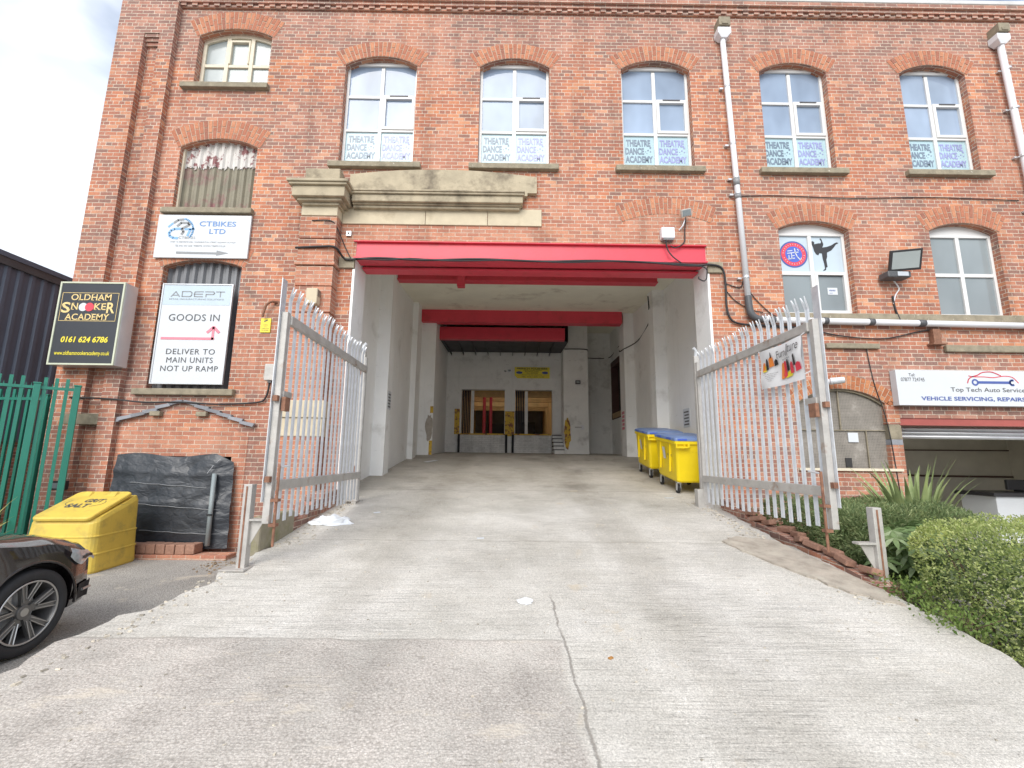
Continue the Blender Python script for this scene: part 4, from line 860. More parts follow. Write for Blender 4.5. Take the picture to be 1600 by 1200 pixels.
# 1 bicycle shop board
X0, X1, Z0, Z1 = -6.71, -4.955, 5.41, 6.275
t = thing('direction_sign', 'white board with blue cyclist logo and grey arrow above the boarded window', 'sign', (X0, 7.95, Z0))
board(t, X0, X1, Z0, Z1, 7.945, 7.985, M['white'])
F_ = FX(7.941)
Wd, Hd = X1-X0, Z1-Z0; U = lambda a: X0+a*Wd; V_ = lambda b: Z1-b*Hd
tx = MB(); tx.text('CTBIKES', F_, U(.45), U(.845), V_(.265), V_(.145), bold=.015); tx.text('LTD', F_, U(.565), U(.74), V_(.44), V_(.325), bold=.015); tx.build('lettering', M['ink_blue'], t)
lg = MB(); cx, cz = U(.255), V_(.36)
arc = lambda r, a0, a1, n=14: [(cx+r*math.cos(rad(a0+(a1-a0)*k/n)), cz+r*math.sin(rad(a0+(a1-a0)*k/n))) for k in range(n+1)]
lg.stroke(F_, arc(.235, -38, 78), .035); lg.stroke(F_, [(U(.12), V_(.29)), (U(.165), V_(.2))], .035)
lg.stroke(F_, [(U(.255), V_(.33)), (U(.19), V_(.335)), (U(.155), V_(.37)), (U(.135), V_(.43)), (U(.145), V_(.50)), (U(.185), V_(.545)), (U(.235), V_(.55))], .045)
lg.stroke(F_, [(U(.30), V_(.34)), (U(.40), V_(.33))], .04); lg.stroke(F_, [(U(.36), V_(.34)), (U(.335), V_(.49))], .045); lg.build('logo_ring', M['ink_pale'], t)
lg = MB(); lg.stroke(F_, [(U(.175), V_(.19)), (U(.215), V_(.125)), (U(.275), V_(.11))], .045)
lg.stroke(F_, [(U(.215), V_(.27)), (U(.25), V_(.19)), (U(.33), V_(.19)), (U(.345), V_(.235)), (U(.265), V_(.33)), (U(.29), V_(.40)), (U(.27), V_(.46))], .045); lg.build('logo_rider', M['ink_mid'], t)
tx = MB(); tx.text('CTBIKES', F_, U(.245), U(.425), V_(.565), V_(.51)); tx.text('UNIT 14 ARBORINE MILL WADDINGTON STREET OLDHAM OL9 6QH', F_, U(.165), U(.86), V_(.66), V_(.62)); tx.text('TEL 0161 652 3258  WEBSITE: WWW.CTBIKES.CO.UK', F_, U(.22), U(.76), V_(.745), V_(.705)); tx.build('small_lettering', M['ink_mid'], t)
ar = MB(); ar.poly([F_(U(a), V_(b)) for a, b in ((.24, .86), (.67, .87), (.67, .825), (.80, .885), (.67, .945), (.67, .915), (.24, .91))][::-1]); ar.build('arrow', M['ink_mid'], t)
# 2 delivery board
X0, X1, Z0, Z1 = -6.42, -5.165, 3.035, 4.875
t = thing('delivery_sign', 'tall white goods in board with pink bent arrow on the grey boarded window', 'sign', (X0, 7.95, Z0))
board(t, X0, X1, Z0, Z1, 7.95, 7.98, M['white'], M['alu']); F_ = FX(7.944)
Wd, Hd = X1-X0, Z1-Z0; U = lambda a: X0+a*Wd; V_ = lambda b: Z1-b*Hd
MB().box(X0+.01, X1-.01, 7.947, 7.95, V_(.21), Z1-.012).build('blue_header', M['film_white'], t)
tx = MB(); tx.text('GOODS IN', F_, U(.13), U(.87), V_(.375), V_(.305), sp=1.05); tx.text('DELIVER TO', F_, U(.16), U(.86), V_(.715), V_(.66), sp=1.1); tx.text('MAIN UNITS', F_, U(.18), U(.845), V_(.80), V_(.745), sp=1.1); tx.text('NOT UP RAMP', F_, U(.11), U(.93), V_(.885), V_(.83), sp=1.1); tx.build('lettering', M['ink_dark'], t)
tx = MB(); lw = .018; A = lambda *P: tx.stroke(F_, [(U(a), V_(b)) for a, b in P], lw)
A((.12, .125), (.185, .072), (.245, .125)); A((.15, .11), (.215, .11)); A((.28, .07), (.28, .122), (.40, .122), (.42, .11), (.42, .082), (.40, .07), (.28, .07)); A((.59, .07), (.465, .072), (.455, .095), (.465, .122), (.585, .122)); A((.46, .096), (.58, .096))
A((.63, .125), (.63, .098), (.74, .098), (.755, .085), (.74, .07), (.615, .07)); A((.775, .07), (.90, .07)); A((.84, .07), (.84, .125)); tx.text('RETAIL MANUFACTURING SOLUTIONS', F_, U(.10), U(.90), V_(.158), V_(.142)); tx.build('header_lettering', M['ink_mid'], t)
ar = MB(); ar.stroke(F_, [(U(.06), V_(.555)), (U(.82), V_(.555))], .045); ar.stroke(F_, [(U(.80), V_(.562)), (U(.80), V_(.44))], .045); ar.stroke(F_, [(U(.715), V_(.492)), (U(.80), V_(.435)), (U(.885), V_(.492))], .05); ar.build('arrow', M['ink_pink'], t)
# 3 light box
X0, X1, Z0, Z1 = -7.93, -6.85, 3.30, 4.74
t = thing('light_box_sign', 'charcoal light box sign with gold lettering and two snooker balls on corner pilaster', 'sign', (X0, 7.6, Z0))
MB().box(X0-.03, X1+.03, 7.615, 7.875, Z0-.03, Z1+.03).build('case', M['alu'], t, bevel=.008)
board(t, X0, X1, Z0, Z1, 7.60, 7.614, M['panel_dark'], M['panel_frame'], .03); F_ = FX(7.596)
Wd, Hd = X1-X0, Z1-Z0; U = lambda a: X0+a*Wd; V_ = lambda b: Z1-b*Hd
def serif(tx, wd, u0, u1, v0, v1, **k):    # heavy roman capitals: letter widths then small serifs on the baseline and cap line
    n0 = len(tx.v); tx.text(wd, F_, u0, u1, v0, v1, **k)
    n = len(wd); h = (v1-v0)
    for i in range(n):
        a = u0+(u1-u0)*(i+.12)/n; c = u0+(u1-u0)*(i+.42)/n
        if wd[i] not in 'OSC': tx.stroke(F_, [(a, v0+.004), (c, v0+.004)], .010)
        if wd[i] in 'LDHMNKERY': tx.stroke(F_, [(a, v1-.004), (c-.005, v1-.004)], .010)
tx = MB(); serif(tx, 'OLDHAM', U(.18), U(.83), V_(.215), V_(.135), bold=.012); serif(tx, 'N', U(.205), U(.31), V_(.335), V_(.25), bold=.012); serif(tx, 'KE', U(.575), U(.765), V_(.335), V_(.25), bold=.012); serif(tx, 'ACADEMY', U(.13), U(.84), V_(.465), V_(.385), bold=.012)
tx.text('S', F_, U(.05), U(.19), V_(.375), V_(.24), bold=.02); tx.text('R', F_, U(.78), U(.91), V_(.375), V_(.24), bold=.02)
for P in (((.035, .12), (.945, .12)), ((.945, .12), (.945, .475)), ((.945, .475), (.035, .475)), ((.035, .475), (.035, .12))): tx.stroke(F_, [(U(a), V_(b)) for a, b in P], .008)
tx.build('gold_lettering', M['ink_gold'], t)
MB().disc(FX(7.5965), U(.395), V_(.30), .076).build('white_ball', M['white'], t); MB().disc(FX(7.594), U(.50), V_(.30), .078).build('red_ball', M['ink_red'], t)
tx = MB(); tx.text('0161 624 6786', F_, U(.13), U(.88), V_(.745), V_(.67), bold=.03, shear=.15); tx.text('www.oldhamsnookeracademy.co.uk', F_, U(.06), U(.94), V_(.915), V_(.85), bold=.012); tx.build('yellow_lettering', M['ink_yellow'], t)
# 4 garage fascia
X0, X1, Z0, Z1 = 6.93, 11.1, 2.775, 3.415
t = thing('garage_sign', 'long white fascia sign with red car outline and blue spanner above the garage', 'sign', (X0, 7.9, Z0))
board(t, X0, X1, Z0, Z1, 7.86, 7.99, M['white'])
F_ = FX(7.856); sx = .01149; U = lambda px: X0+(px-1402)*sx; V_ = lambda py: 3.415-(py-578.5)*.01125
tx = MB(); tx.text('Tel:', F_, U(1422), U(1432), V_(589), V_(584)); tx.text('07877 724745', F_, U(1409), U(1446), V_(597), V_(591)); tx.text('Top Tech Auto Services', F_, U(1485), U(1606), V_(615), V_(606), bold=.004); tx.build('lettering', M['ink_dark'], t)
tx = MB(); tx.text('VEHICLE SERVICING, REPAIRS & MOT', F_, U(1437), U(1642), V_(628.5), V_(621), bold=.022); tx.build('blue_lettering', M['ink_navy'], t)
cr = MB(); P = smoothpath([(U(a), V_(b), 0) for a, b in ((1513, 599), (1516, 592), (1523, 588), (1530, 586), (1537, 582), (1545, 580.5), (1553, 580.5), (1560, 583), (1567, 586.5))], 4); cr.stroke(F_, [(p.x, p.y) for p in P], .018)
P = smoothpath([(U(a), V_(b), 0) for a, b in ((1516, 587), (1524, 588.5), (1540, 588.5), (1555, 589.5), (1572, 587), (1585, 589), (1593, 598))], 4); cr.stroke(F_, [(p.x, p.y) for p in P], .015); cr.build('car_outline', M['ink_red'], t)
sp_ = MB(); sp_.disc(F_, U(1525), V_(597.5), .062, 24, .033); sp_.poly([F_(U(1530), V_(595.5)), F_(U(1579), V_(595.5)), F_(U(1579), V_(599.5)), F_(U(1530), V_(599.5))][::-1])
sp_.stroke(F_, [(U(1583.5)+.045*math.cos(rad(a)), V_(597.5)+.045*math.sin(rad(a))) for a in range(60, 301, 24)], .035); sp_.build('spanner', M['ink_navy'], t)
# 5 sign over the dock
X0, X1, Z0, Z1 = .20, 1.63, 4.97, 5.43
t = thing('workshop_sign', 'yellow sign with black lettering over the loading dock doors', 'sign', (X0, 17.95, Z0))
m = MB(); m.prism([(X0+.11, Z0), (X1, Z0), (X1, Z1), (X0, Z1), (X0, Z0+.12)], FX(17.94), (0, .02, 0)); m.build('panel', M['ink_yellow'], t)
F_ = FX(17.936); tx = MB(); tx.text('FRENCH POLISHERS', F_, X0+.09, X1-.09, 5.335, 5.405, bold=.03)
for z, a, c, wd in ((5.285, .34, 1.1, 'TABLES CHAIRS PIANOS'), (5.225, .42, 1.0, 'RE-UPHOLSTERY'), (5.165, .48, .95, 'ALL REPAIRS'), (5.085, .3, 1.12, 'FREE QUOTES AND COLLECTION'), (5.01, .28, 1.2, 'TEL: 0161 620 1147')): tx.text(wd, F_, X0+a, X0+c, z, z+.04, bold=.01)
tx.build('lettering', M['ink_black'], t)
for x in (X0+.19, X1-.19):
    m = MB(); m.poly([(x+.13*math.cos(k*.3142), 17.934, 5.2+.055*math.sin(k*.3142)) for k in range(20)]); m.build('oval_badge', M['ink_navy'], t)
# 6 yellow notice
t = thing('warning_notice', 'small yellow notice on the brick wall beside the left gate', 'sign', (-4.49, 7.985, 4.0))
MB().box(-4.585, -4.405, 7.975, 7.998, 3.995, 4.26).build('plate', M['ink_yellow'], t); F_ = FX(7.972); tx = MB()
tx.stroke(F_, [(-4.52, 4.20), (-4.46, 4.23)], .02)
for k, (wd, a, c) in enumerate((('WARNING', -4.54, -4.45), ('CCTV', -4.52, -4.47), ('CAMERAS IN USE', -4.56, -4.43), ('ON PREMISES', -4.56, -4.43))): tx.text(wd, F_, a, c, 4.125-.033*k, 4.143-.033*k)
tx.build('lettering', M['ink_dark'], t)

# ------------------------------------------------------------------ pipes, boxes and lamps on the wall
def clip(x, z, y=7.93): return [(x-.085, y, z-.012), (x+.075, y, z-.012)]
t = thing('drainpipe', 'white drainpipe running down beside the bay and bending along the wall', 'drainpipe', (4.35, 7.9, 4.3))
yp = 7.9
MB().tube([(4.285, yp, 10.36), (4.40, yp, 4.74)], .052, 12).build('pipe', M['pvc'], t, smooth=True)
MB().tube(smoothpath([(4.40, yp, 4.78), (4.405, yp, 4.60), (4.43, yp, 4.45), (4.52, yp, 4.36), (4.66, yp, 4.335), (4.86, yp, 4.33)], 4), .062, 12).build('elbow', M['pvc_dark'], t, smooth=True)
MB().tube([(4.8, yp, 4.33), (10.6, yp, 4.265)], .058, 12).build('pipe', M['pvc'], t, smooth=True)
for x, l in ((4.66, .06), (5.75, .08), (6.58, .10), (7.5, .12), (9.45, .3)):
    MB().tube([(x, yp, 4.333-.0115*(x-4.8)), (x+l, yp, 4.332-.0115*(x-4.8))], .067, 12).build('joint_collar', M['pvc_dark'] if x > 5 else M['pvc'], t, smooth=True)
for z in (9.2, 7.92, 7.19, 6.86, 5.15):
    x = 4.40-(z-4.74)*.02046
    c = MB(); c.tube([(x, yp, z-.02), (x, yp, z+.02)], .06, 12); c.box(x-.13, x-.06, 7.94, 7.99, z-.02, z+.015); c.build('pipe_clip', M['alu'], t)
MB().tube([(4.353, yp, 7.02), (4.35, yp, 7.18)], .059, 12).build('joint_collar', M['ink_mid'], t, smooth=True); MB().tube([(4.358, yp, 6.74), (4.356, yp, 6.84)], .058, 12).build('joint_collar', M['ink_mid'], t, smooth=True)
def hopper(t, x, z):
    m = MB(); b_ = [(x-.12, 7.80), (x+.15, 7.80), (x+.15, 7.995), (x-.12, 7.995)]; c_ = [(x-.05, 7.83), (x+.07, 7.83), (x+.07, 7.97), (x-.05, 7.97)]
    m.loft([[(a, b2, z-.12) for a, b2 in c_], [(a, b2, z-.03) for a, b2 in b_], [(a, b2, z+.10) for a, b2 in b_]]); m.build('hopper', M['pvc'], t, bevel=.008)
    m = MB(); m.box(x-.10, x+.13, 7.77, 7.998, z+.115, z+.31); m.box(x-.05, x+.08, 7.755, 7.77, z+.13, z+.2); m.build('outlet_block', M['sill'], t, bevel=.02)
hopper(t, 4.28, 10.40)
t = thing('drainpipe', 'white drainpipe with rain hopper at the far right of the facade', 'drainpipe', (10.1, 7.9, 4.3))
MB().tube([(10.02, yp, 10.32), (10.12, yp, 4.34)], .056, 12).build('pipe', M['pvc'], t, smooth=True); hopper(t, 10.0, 10.36)
for z in (9.7, 8.8, 7.75, 6.6):
    c = MB(); c.tube([(10.06, yp, z-.02), (10.06, yp, z+.02)], .075, 12); c.box(9.93, 9.99, 7.94, 7.99, z-.02, z+.015); c.build('pipe_clip', M['alu'], t)
t = thing('alarm_box', 'grey white junction box above the red beam with cables below', 'junction box', (2.97, 7.95, 5.9))
MB().box(2.84, 3.09, 7.86, 7.998, 5.90, 6.12).build('case', M['pvc'], t, bevel=.015); MB().box(2.87, 3.07, 7.88, 7.99, 5.875, 5.9).build('gland_plate', M['ink_mid'], t)
t = thing('security_light', 'small security light on a bracket above the alarm box', 'lamp', (3.3, 7.95, 6.1))
MB().tube([(3.22, 7.99, 6.12), (3.27, 7.93, 6.18), (3.32, 7.88, 6.32)], .014, 8).build('bracket', M['pvc'], t)
mt = Matrix.Translation((3.31, 7.84, 6.40)) @ Matrix.Rotation(rad(25), 4, 'X') @ Matrix.Rotation(rad(-12), 4, 'Y')
MB().xbox(mt, .19, .07, .14).build('lamp_head', M['galv_dirty'], t, bevel=.01); MB().xbox(mt @ Matrix.Translation((0, -.038, 0)), .15, .006, .10).build('lens', M['glass_low'], t)
t = thing('floodlight', 'black floodlight on the wall between the two lower windows', 'floodlight', (7.2, 7.8, 5.1))
mt = Matrix.Translation((7.22, 7.68, 5.43)) @ Matrix.Rotation(rad(-16), 4, 'Z') @ Matrix.Rotation(rad(22), 4, 'X')
MB().xbox(mt, .50, .05, .38).build('lamp_frame', M['ink_black'], t, bevel=.01)
MB().xbox(mt @ Matrix.Translation((0, -.028, 0)), .42, .008, .30).build('lens', M['glass_old'], t)
m = MB(); m.loft([[mt @ Vector((a*.22, .025, b_*.17)) for a, b_ in ((-1, -1), (1, -1), (1, 1), (-1, 1))], [mt @ Vector((a*.10, .17, b_*.1)) for a, b_ in ((-1, -1), (1, -1), (1, 1), (-1, 1))]]); m.build('lamp_back', M['ink_black'], t, bevel=.03)
MB().box(6.93, 7.36, 7.74, 7.96, 5.13, 5.25).build('gear_box', M['pvc_dark'], t, bevel=.02); MB().box(7.1, 7.3, 7.73, 7.742, 5.15, 5.23).build('vent_grille', M['alu'], t)
MB().tube(smoothpath([(7.2, 7.95, 5.14), (7.3, 7.97, 5.0), (7.22, 7.975, 4.86), (7.17, 7.98, 4.7)], 4), .012, 6).build('flex', M['pvc'], t)
t = thing('camera', 'white bullet camera under the blocked ledge behind the right gate', 'camera', (5.75, 7.9, 3.1))
MB().tube([(5.72, 7.99, 3.19), (5.78, 7.86, 3.19)], [.05, .05], 12).build('mount', M['pvc'], t, smooth=True); MB().tube([(5.74, 7.86, 3.19), (5.92, 7.76, 3.20)], [.062, .055], 14).build('body', M['white'], t, smooth=False); MB().tube([(5.918, 7.761, 3.20), (5.925, 7.757, 3.20)], .045, 14).build('lens', M['ink_black'], t)
t = thing('bell_box', 'old cream bell box with louvred side on the gate pier', 'bell box', (-3.5, 7.6, 4.4))
MB().box(-3.63, -3.43, 7.60, 7.75, 4.43, 4.72).build('case', M['stone_pale'], t, bevel=.015)
lv = MB()
for k in range(5): lv.box(-3.43, -3.425, 7.62, 7.73, 4.58+.025*k, 4.592+.025*k)
lv.build('louvre', M['ink_dark'], t)
t = thing('electric_box', 'grey electric box on the wall beside the left gate', 'electric box', (-4.3, 7.95, 3.1))
MB().box(-4.38, -4.20, 7.88, 7.998, 3.09, 3.39).build('case', M['pvc_dark'] if False else M['galv_dirty'], t, bevel=.012); MB().box(-4.31, -4.25, 7.9, 7.96, 3.05, 3.09).build('gland', M['ink_dark'], t)
t = thing('vent_pipe', 'short rusty bent pipe sticking out of the brick wall', 'pipe', (-4.45, 7.9, 4.27))
MB().tube(smoothpath([(-4.33, 7.99, 4.56), (-4.38, 7.93, 4.57), (-4.47, 7.90, 4.50), (-4.51, 7.90, 4.36), (-4.52, 7.90, 4.27)], 4), .022, 8).build('pipe', M['rust'], t, smooth=True); MB().cyl((-4.33, 7.998, 4.56), (-4.33, 7.985, 4.56), .05, 14).build('flange', M['rust'], t)
t = thing('wall_lamp', 'small black wall lamp low on the corner pilaster above the grit bin', 'lamp', (-7.56, 7.8, 1.15))
MB().box(-7.65, -7.49, 7.72, 7.87, 1.16, 1.31).build('case', M['ink_black'], t, bevel=.01); MB().box(-7.64, -7.50, 7.715, 7.72, 1.19, 1.28).build('lens', M['glass_low'], t)
t = thing('steel_bracket', 'rusty steel bracket under the white pipe beside the floodlight', 'bracket', (7.83, 7.95, 3.9))
m = MB(); m.box(7.76, 7.90, 7.90, 7.998, 3.93, 4.2); m.build('bracket_leg', M['rust'], t, bevel=.006); MB().box(7.70, 7.96, 7.86, 7.998, 3.90, 3.93).build('foot_plate', M['rust'], t)
t = thing('key_switch', 'small square grey switch beside the stone frieze above the red beam', 'switch', (-3.09, 7.98, 5.93))
MB().box(-3.14, -3.04, 7.95, 7.998, 5.90, 6.0).build('plate', M['alu'], t, bevel=.006); MB().cyl((-3.09, 7.95, 5.95), (-3.09, 7.943, 5.95), .02, 12).build('button', M['ink_black'], t)
t = thing('bay_floodlight', 'small black floodlight on the pier at the back right of the bay', 'floodlight', (2.62, 17.1, 4.6))
MB().box(2.55, 2.74, 17.05, 17.14, 4.62, 4.76).build('case', M['ink_black'], t, bevel=.01); MB().box(2.58, 2.71, 17.045, 17.05, 4.65, 4.73).build('lens', M['glass_old'], t); MB().box(2.6, 2.68, 17.14, 17.2, 4.66, 4.70).build('bracket', M['ink_black'], t)
t = thing('dock_light', 'small white security lamp on the rear wall left of the yellow sign', 'lamp', (-.02, 17.9, 5.1))
MB().box(-.09, .07, 17.86, 17.92, 5.21, 5.32).build('lamp_head', M['pvc'], t, bevel=.01); MB().box(-.06, .04, 17.855, 17.86, 5.235, 5.30).build('lens', M['glass_low'], t); MB().cyl((-.2, 17.98, 5.27), (-.16, 17.9, 5.24), .03, 10).build('sensor', M['ink_mid'], t)
# interior notices
for x, y, z, lb, ax in ((-2.905, 10.86, 3.05, 'white parking notice on the first pier at the left of the bay', 0), (3.99, 11.0, 2.75, 'white notice on the right wall of the bay behind the gate', 1)):
    t = thing('paper_notice', lb, 'notice', (x, y, z)); n_ = MB()
    if ax == 0: n_.box(-2.928, -2.922, 10.72, 11.0, 2.9, 3.35)
    else: n_.box(4.29, 4.297, 10.6, 11.0, 2.55, 3.0)
    n_.build('sheet', M['white'], t); l_ = MB()
    for k in range(5):
        if ax == 0: l_.box(-2.922, -2.920, 10.75, 10.96-.03*(k % 2), 2.95+.075*k, 2.985+.075*k)
        else: l_.box(4.288, 4.29, 10.65, 10.95-.04*(k % 2), 2.6+.075*k, 2.635+.075*k)
    l_.build('lettering', M['ink_dark'], t)
t = thing('wall_lettering', 'stencilled red and grey lettering on the right wall of the bay', 'lettering', (3.87, 15.4, 3.0))
l_ = MB()
for k in range(5): l_.box(3.855, 3.858, 14.95, 15.28-.05*(k % 2), 2.75+.13*k, 2.84+.13*k)
l_.build('stencil', M['ink_pink'], t)
t = thing('hand_rail_bracket', 'small white bracket plate on the back right pier of the bay', 'bracket', (2.6, 17.15, 2.9))
MB().box(2.75, 2.86, 17.17, 17.198, 2.86, 3.03).build('plate', M['pvc'], t); MB().box(2.52, 2.78, 17.13, 17.17, 2.93, 2.97).build('arm', M['galv_dirty'], t)

# ------------------------------------------------------------------ cables
def cable(name, P, r, label, mat='cable', n=5):
    m = MB(); m.tube(smoothpath(P, n), r, 6); return m.single(name, M[mat], label, 'cable', smooth=True)
yc = 7.93
cable('cable', [(-3.96, 7.74, 5.54), (-3.5, 7.71, 5.555), (-3.22, 7.7, 5.54), (-3.14, 7.9, 5.44), (-3.02, yc, 5.41), (-2.5, 7.92, 5.445), (-1.6, 7.92, 5.415), (-.6, 7.92, 5.45), (.6, 7.92, 5.42), (1.6, 7.92, 5.45), (2.8, 7.92, 5.42), (3.5, 7.92, 5.385), (3.75, 7.92, 5.40), (3.98, 7.94, 5.33), (4.03, 7.96, 5.0), (4.02, 7.96, 4.65), (4.06, 7.96, 4.40), (4.2, 7.96, 4.28), (4.6, 7.96, 4.24), (5.6, 7.96, 4.20)], .02, 'black cable bundle running along the red beam and down the right jamb')
cable('cable', [(-2.9, 7.90, 5.42), (-2.3, 7.91, 5.40), (-1.9, 7.91, 5.44), (-1.1, 7.91, 5.40), (0, 7.91, 5.43), (1, 7.91, 5.40), (2.2, 7.91, 5.44), (3.2, 7.91, 5.37), (3.62, 7.9, 5.34), (3.66, 7.9, 5.16), (3.6, 7.88, 5.06), (3.5, 7.88, 5.1), (3.5, 7.88, 5.14)], .012, 'thin cable sagging under the red beam and ending in a hook')
cable('cable', [(2.92, 7.9, 5.88), (2.96, 7.93, 5.7), (3.05, 7.92, 5.55), (3.2, 7.91, 5.42)], .014, 'cable dropping from the alarm box over the red beam')
cable('cable', [(3.31, 7.86, 6.32), (3.31, 7.94, 6.1), (3.29, 7.95, 5.86), (3.12, 7.94, 5.74), (3.02, 7.94, 5.78)], .012, 'cable looping from the security light to the alarm box')
cable('cable', [(4.05, 7.98, 5.05), (4.3, 7.98, 4.98), (4.38, 7.98, 5.12)], .009, 'thin wire looping between the cable bundle and the drainpipe')
cable('cable', [(4.45, 7.98, 5.0), (4.55, 7.98, 4.8), (4.8, 7.98, 4.52), (4.95, 7.98, 4.42)], .009, 'thin wire falling to the right of the drainpipe')
cable('cable', [(4.05, 7.98, 4.9), (4.2, 7.98, 4.72), (4.45, 7.98, 4.56), (4.7, 7.98, 4.5)], .008, 'thin wire crossing behind the drainpipe elbow')
cable('cable', [(-7.72, 7.86, 2.74), (-7.0, 7.86, 2.72), (-6.5, 7.95, 2.68), (-5.8, 7.93, 2.685), (-5.2, 7.95, 2.66), (-4.5, 7.96, 2.70), (-4.34, 7.95, 2.80), (-4.29, 7.93, 3.05)], .016, 'black cable crossing the brickwork above the slate flashing')
cable('cable', [(-3.93, 7.97, 6.35), (-3.96, 7.98, 6.0), (-3.95, 7.98, 5.55)], .008, 'thin wire hanging at the left of the gate pier')
cable('cable', [(-3.7, 7.735, 6.08), (-3.35, 7.735, 6.08), (-3.24, 7.8, 5.95), (-3.15, 7.95, 5.7), (-3.02, 7.95, 5.45)], .01, 'thin cable curving over the top of the gate pier')
cable('cable', [(7.17, 7.98, 4.85), (7.19, 7.98, 4.6), (7.26, 7.98, 4.35)], .016, 'black cable dropping below the floodlight to the white pipe')
cable('cable', [(5.6, 7.97, 4.16), (6.2, 7.97, 4.05), (6.9, 7.97, 4.02), (7.5, 7.97, 4.15), (7.8, 7.97, 4.2)], .012, 'cable sagging below the white pipe')
cable('cable', [(4.45, 7.98, 6.85), (5.2, 7.98, 6.87), (6.6, 7.98, 6.84), (8.2, 7.98, 6.88), (9.9, 7.98, 6.84)], .009, 'thin wire running over the lower arched windows')
cable('cable', [(6.55, 7.98, 3.9), (6.62, 7.98, 3.2), (6.78, 7.98, 2.4), (6.85, 7.98, 1.2)], .008, 'thin wire down the wall between mesh window and garage')
cable('cable', [(3.86, 12.0, 6.3), (3.97, 12.3, 6.05), (4.18, 13, 5.85), (4.18, 14.2, 5.6), (3.85, 14.8, 5.45), (3.84, 15.3, 5.5), (4.22, 16.5, 6.1), (4.22, 18.4, 6.0), (3.8, 18.45, 5.95), (3.1, 18.4, 5.98), (3.05, 17.17, 6.0), (2.14, 17.17, 6.02)], .018, 'black cable draped along the right wall inside the bay')

# ------------------------------------------------------------------ palisade gates
def gate_leaf(name, label, hinge, free, side):
    hx, hy = hinge; dx, dy = free[0]-hx, free[1]-hy; Lg = math.hypot(dx, dy); ang = math.atan2(dy, dx)
    t = thing(name, label, 'gate', (hx, hy, 1.05), (0, 0, ang), 'palisade gate leaves at the bay')
    s = side      # +1: rails towards local +y
    zb, zt = .02, 2.62; r0, r1 = 2.17, .36
    for z in (r0, r1):
        MB().box(.0, Lg, min(0, s*.055), max(0, s*.055), z-.0, z+.105).build('rail', M['galv_dirty'], t, local=True, bevel=.004, seg=1)
    # stiles
    MB().box(-.06, 0.0, -.03, .03, -.02, 2.45).build('stile', M['galv_dirty'], t, local=True, bevel=.004, seg=1)
    MB().box(Lg, Lg+.07, -.035, .035, .03, 2.30).build('stile', M['galv_dirty'], t, local=True, bevel=.004, seg=1)
    MB().box(Lg+.001, Lg+.11, -s*.04-.004, -s*.04+.004, .25, 2.68).build('closing_plate', M['galv'], t, local=True)
    # one pale: W section with two splayed points
    m = MB(); w = .039
    sec = [(-w, .0), (-w*.55, -.012), (0, .004), (w*.55, -.012), (w, 0)]
    zs_ = [zb, zt-.24, zt-.15]
    for z0, z1 in zip(zs_, zs_[1:]):
        for (a, b_), (c, d) in zip(sec, sec[1:]): m.add([(a, -s*b_, z0), (c, -s*d, z0), (c, -s*d, z1), (a, -s*b_, z1)], [(0, 1, 2, 3)])
    for e in (-1, 1):
        P = [(0, .004), (e*w*.55, -.012), (e*w, 0)]; zq = zt-.15
        for z0, z1, o0, o1, sp0, sp1 in ((zq, zq+.07, 0, .018, 0, .004), (zq+.07, zt, .018, .036, .004, .014)):
            k = 1 if z1 < zt else .12
            for (a, b_), (c, d) in zip(P, P[1:]):
                ctr = e*w*.55
                m.add([(a+e*sp0, -s*(b_-o0), z0), (c+e*sp0, -s*(d-o0), z0), ((c-ctr)*k+ctr+e*sp1, -s*(d-o1), z1), ((a-ctr)*k+ctr+e*sp1, -s*(b_-o1), z1)], [(0, 1, 2, 3)])
    first = m.build('pale', M['galv'], t, local=True)
    n = int(Lg/.15); rs = random.Random(len(label)); first.location = (.09, -s*.012, 0)
    for k in range(1, n):
        c = first.copy(); COL.objects.link(c); c.parent = t; c.location = (.09+k*(Lg-.16)/(n-1), -s*.012, rs.uniform(-.03, .02)); c.rotation_euler = (0, rs.uniform(-.006, .006), 0)
    # lock box, bolt and drop bolt at the free end
    MB().box(Lg-.16, Lg+.02, -.05, .05, 1.35, 1.42).build('lock_bracket', M['galv_dirty'], t, local=True); MB().box(Lg-.05, Lg+.06, s*.05, s*.09, 1.2, 1.35).build('lock_plate', M['rust'], t, local=True)
    MB().tube([(Lg+.03, s*.08, .62), (Lg+.03, s*.08, -.20)], .014, 8).build('drop_bolt', M['rust'], t, local=True)
    MB().tube([(Lg+.03, s*.08, .60), (Lg-.12, s*.11, .62)], .012, 6).build('bolt_handle', M['galv'], t, local=True)
    for z in (.0, .25): MB().box(Lg-.0, Lg+.07, s*.036, s*.11, z, z+.03).build('bolt_guide', M['rust'], t, local=True)
    for z in (.15, 1.0): MB().box(Lg+.071, Lg+.12, -.02, .03, z+.3, z+.36).build('hasp', M['rust'], t, local=True)
    return t
gate_leaf('palisade_gate', 'left palisade gate leaf standing open in front of the gate pier', (-2.55, 7.74), (-2.50, 4.86), 1)
gr = gate_leaf('palisade_gate', 'right palisade gate leaf standing open with a furniture banner tied to it', (3.36, 7.80), (3.40, 4.86), -1)
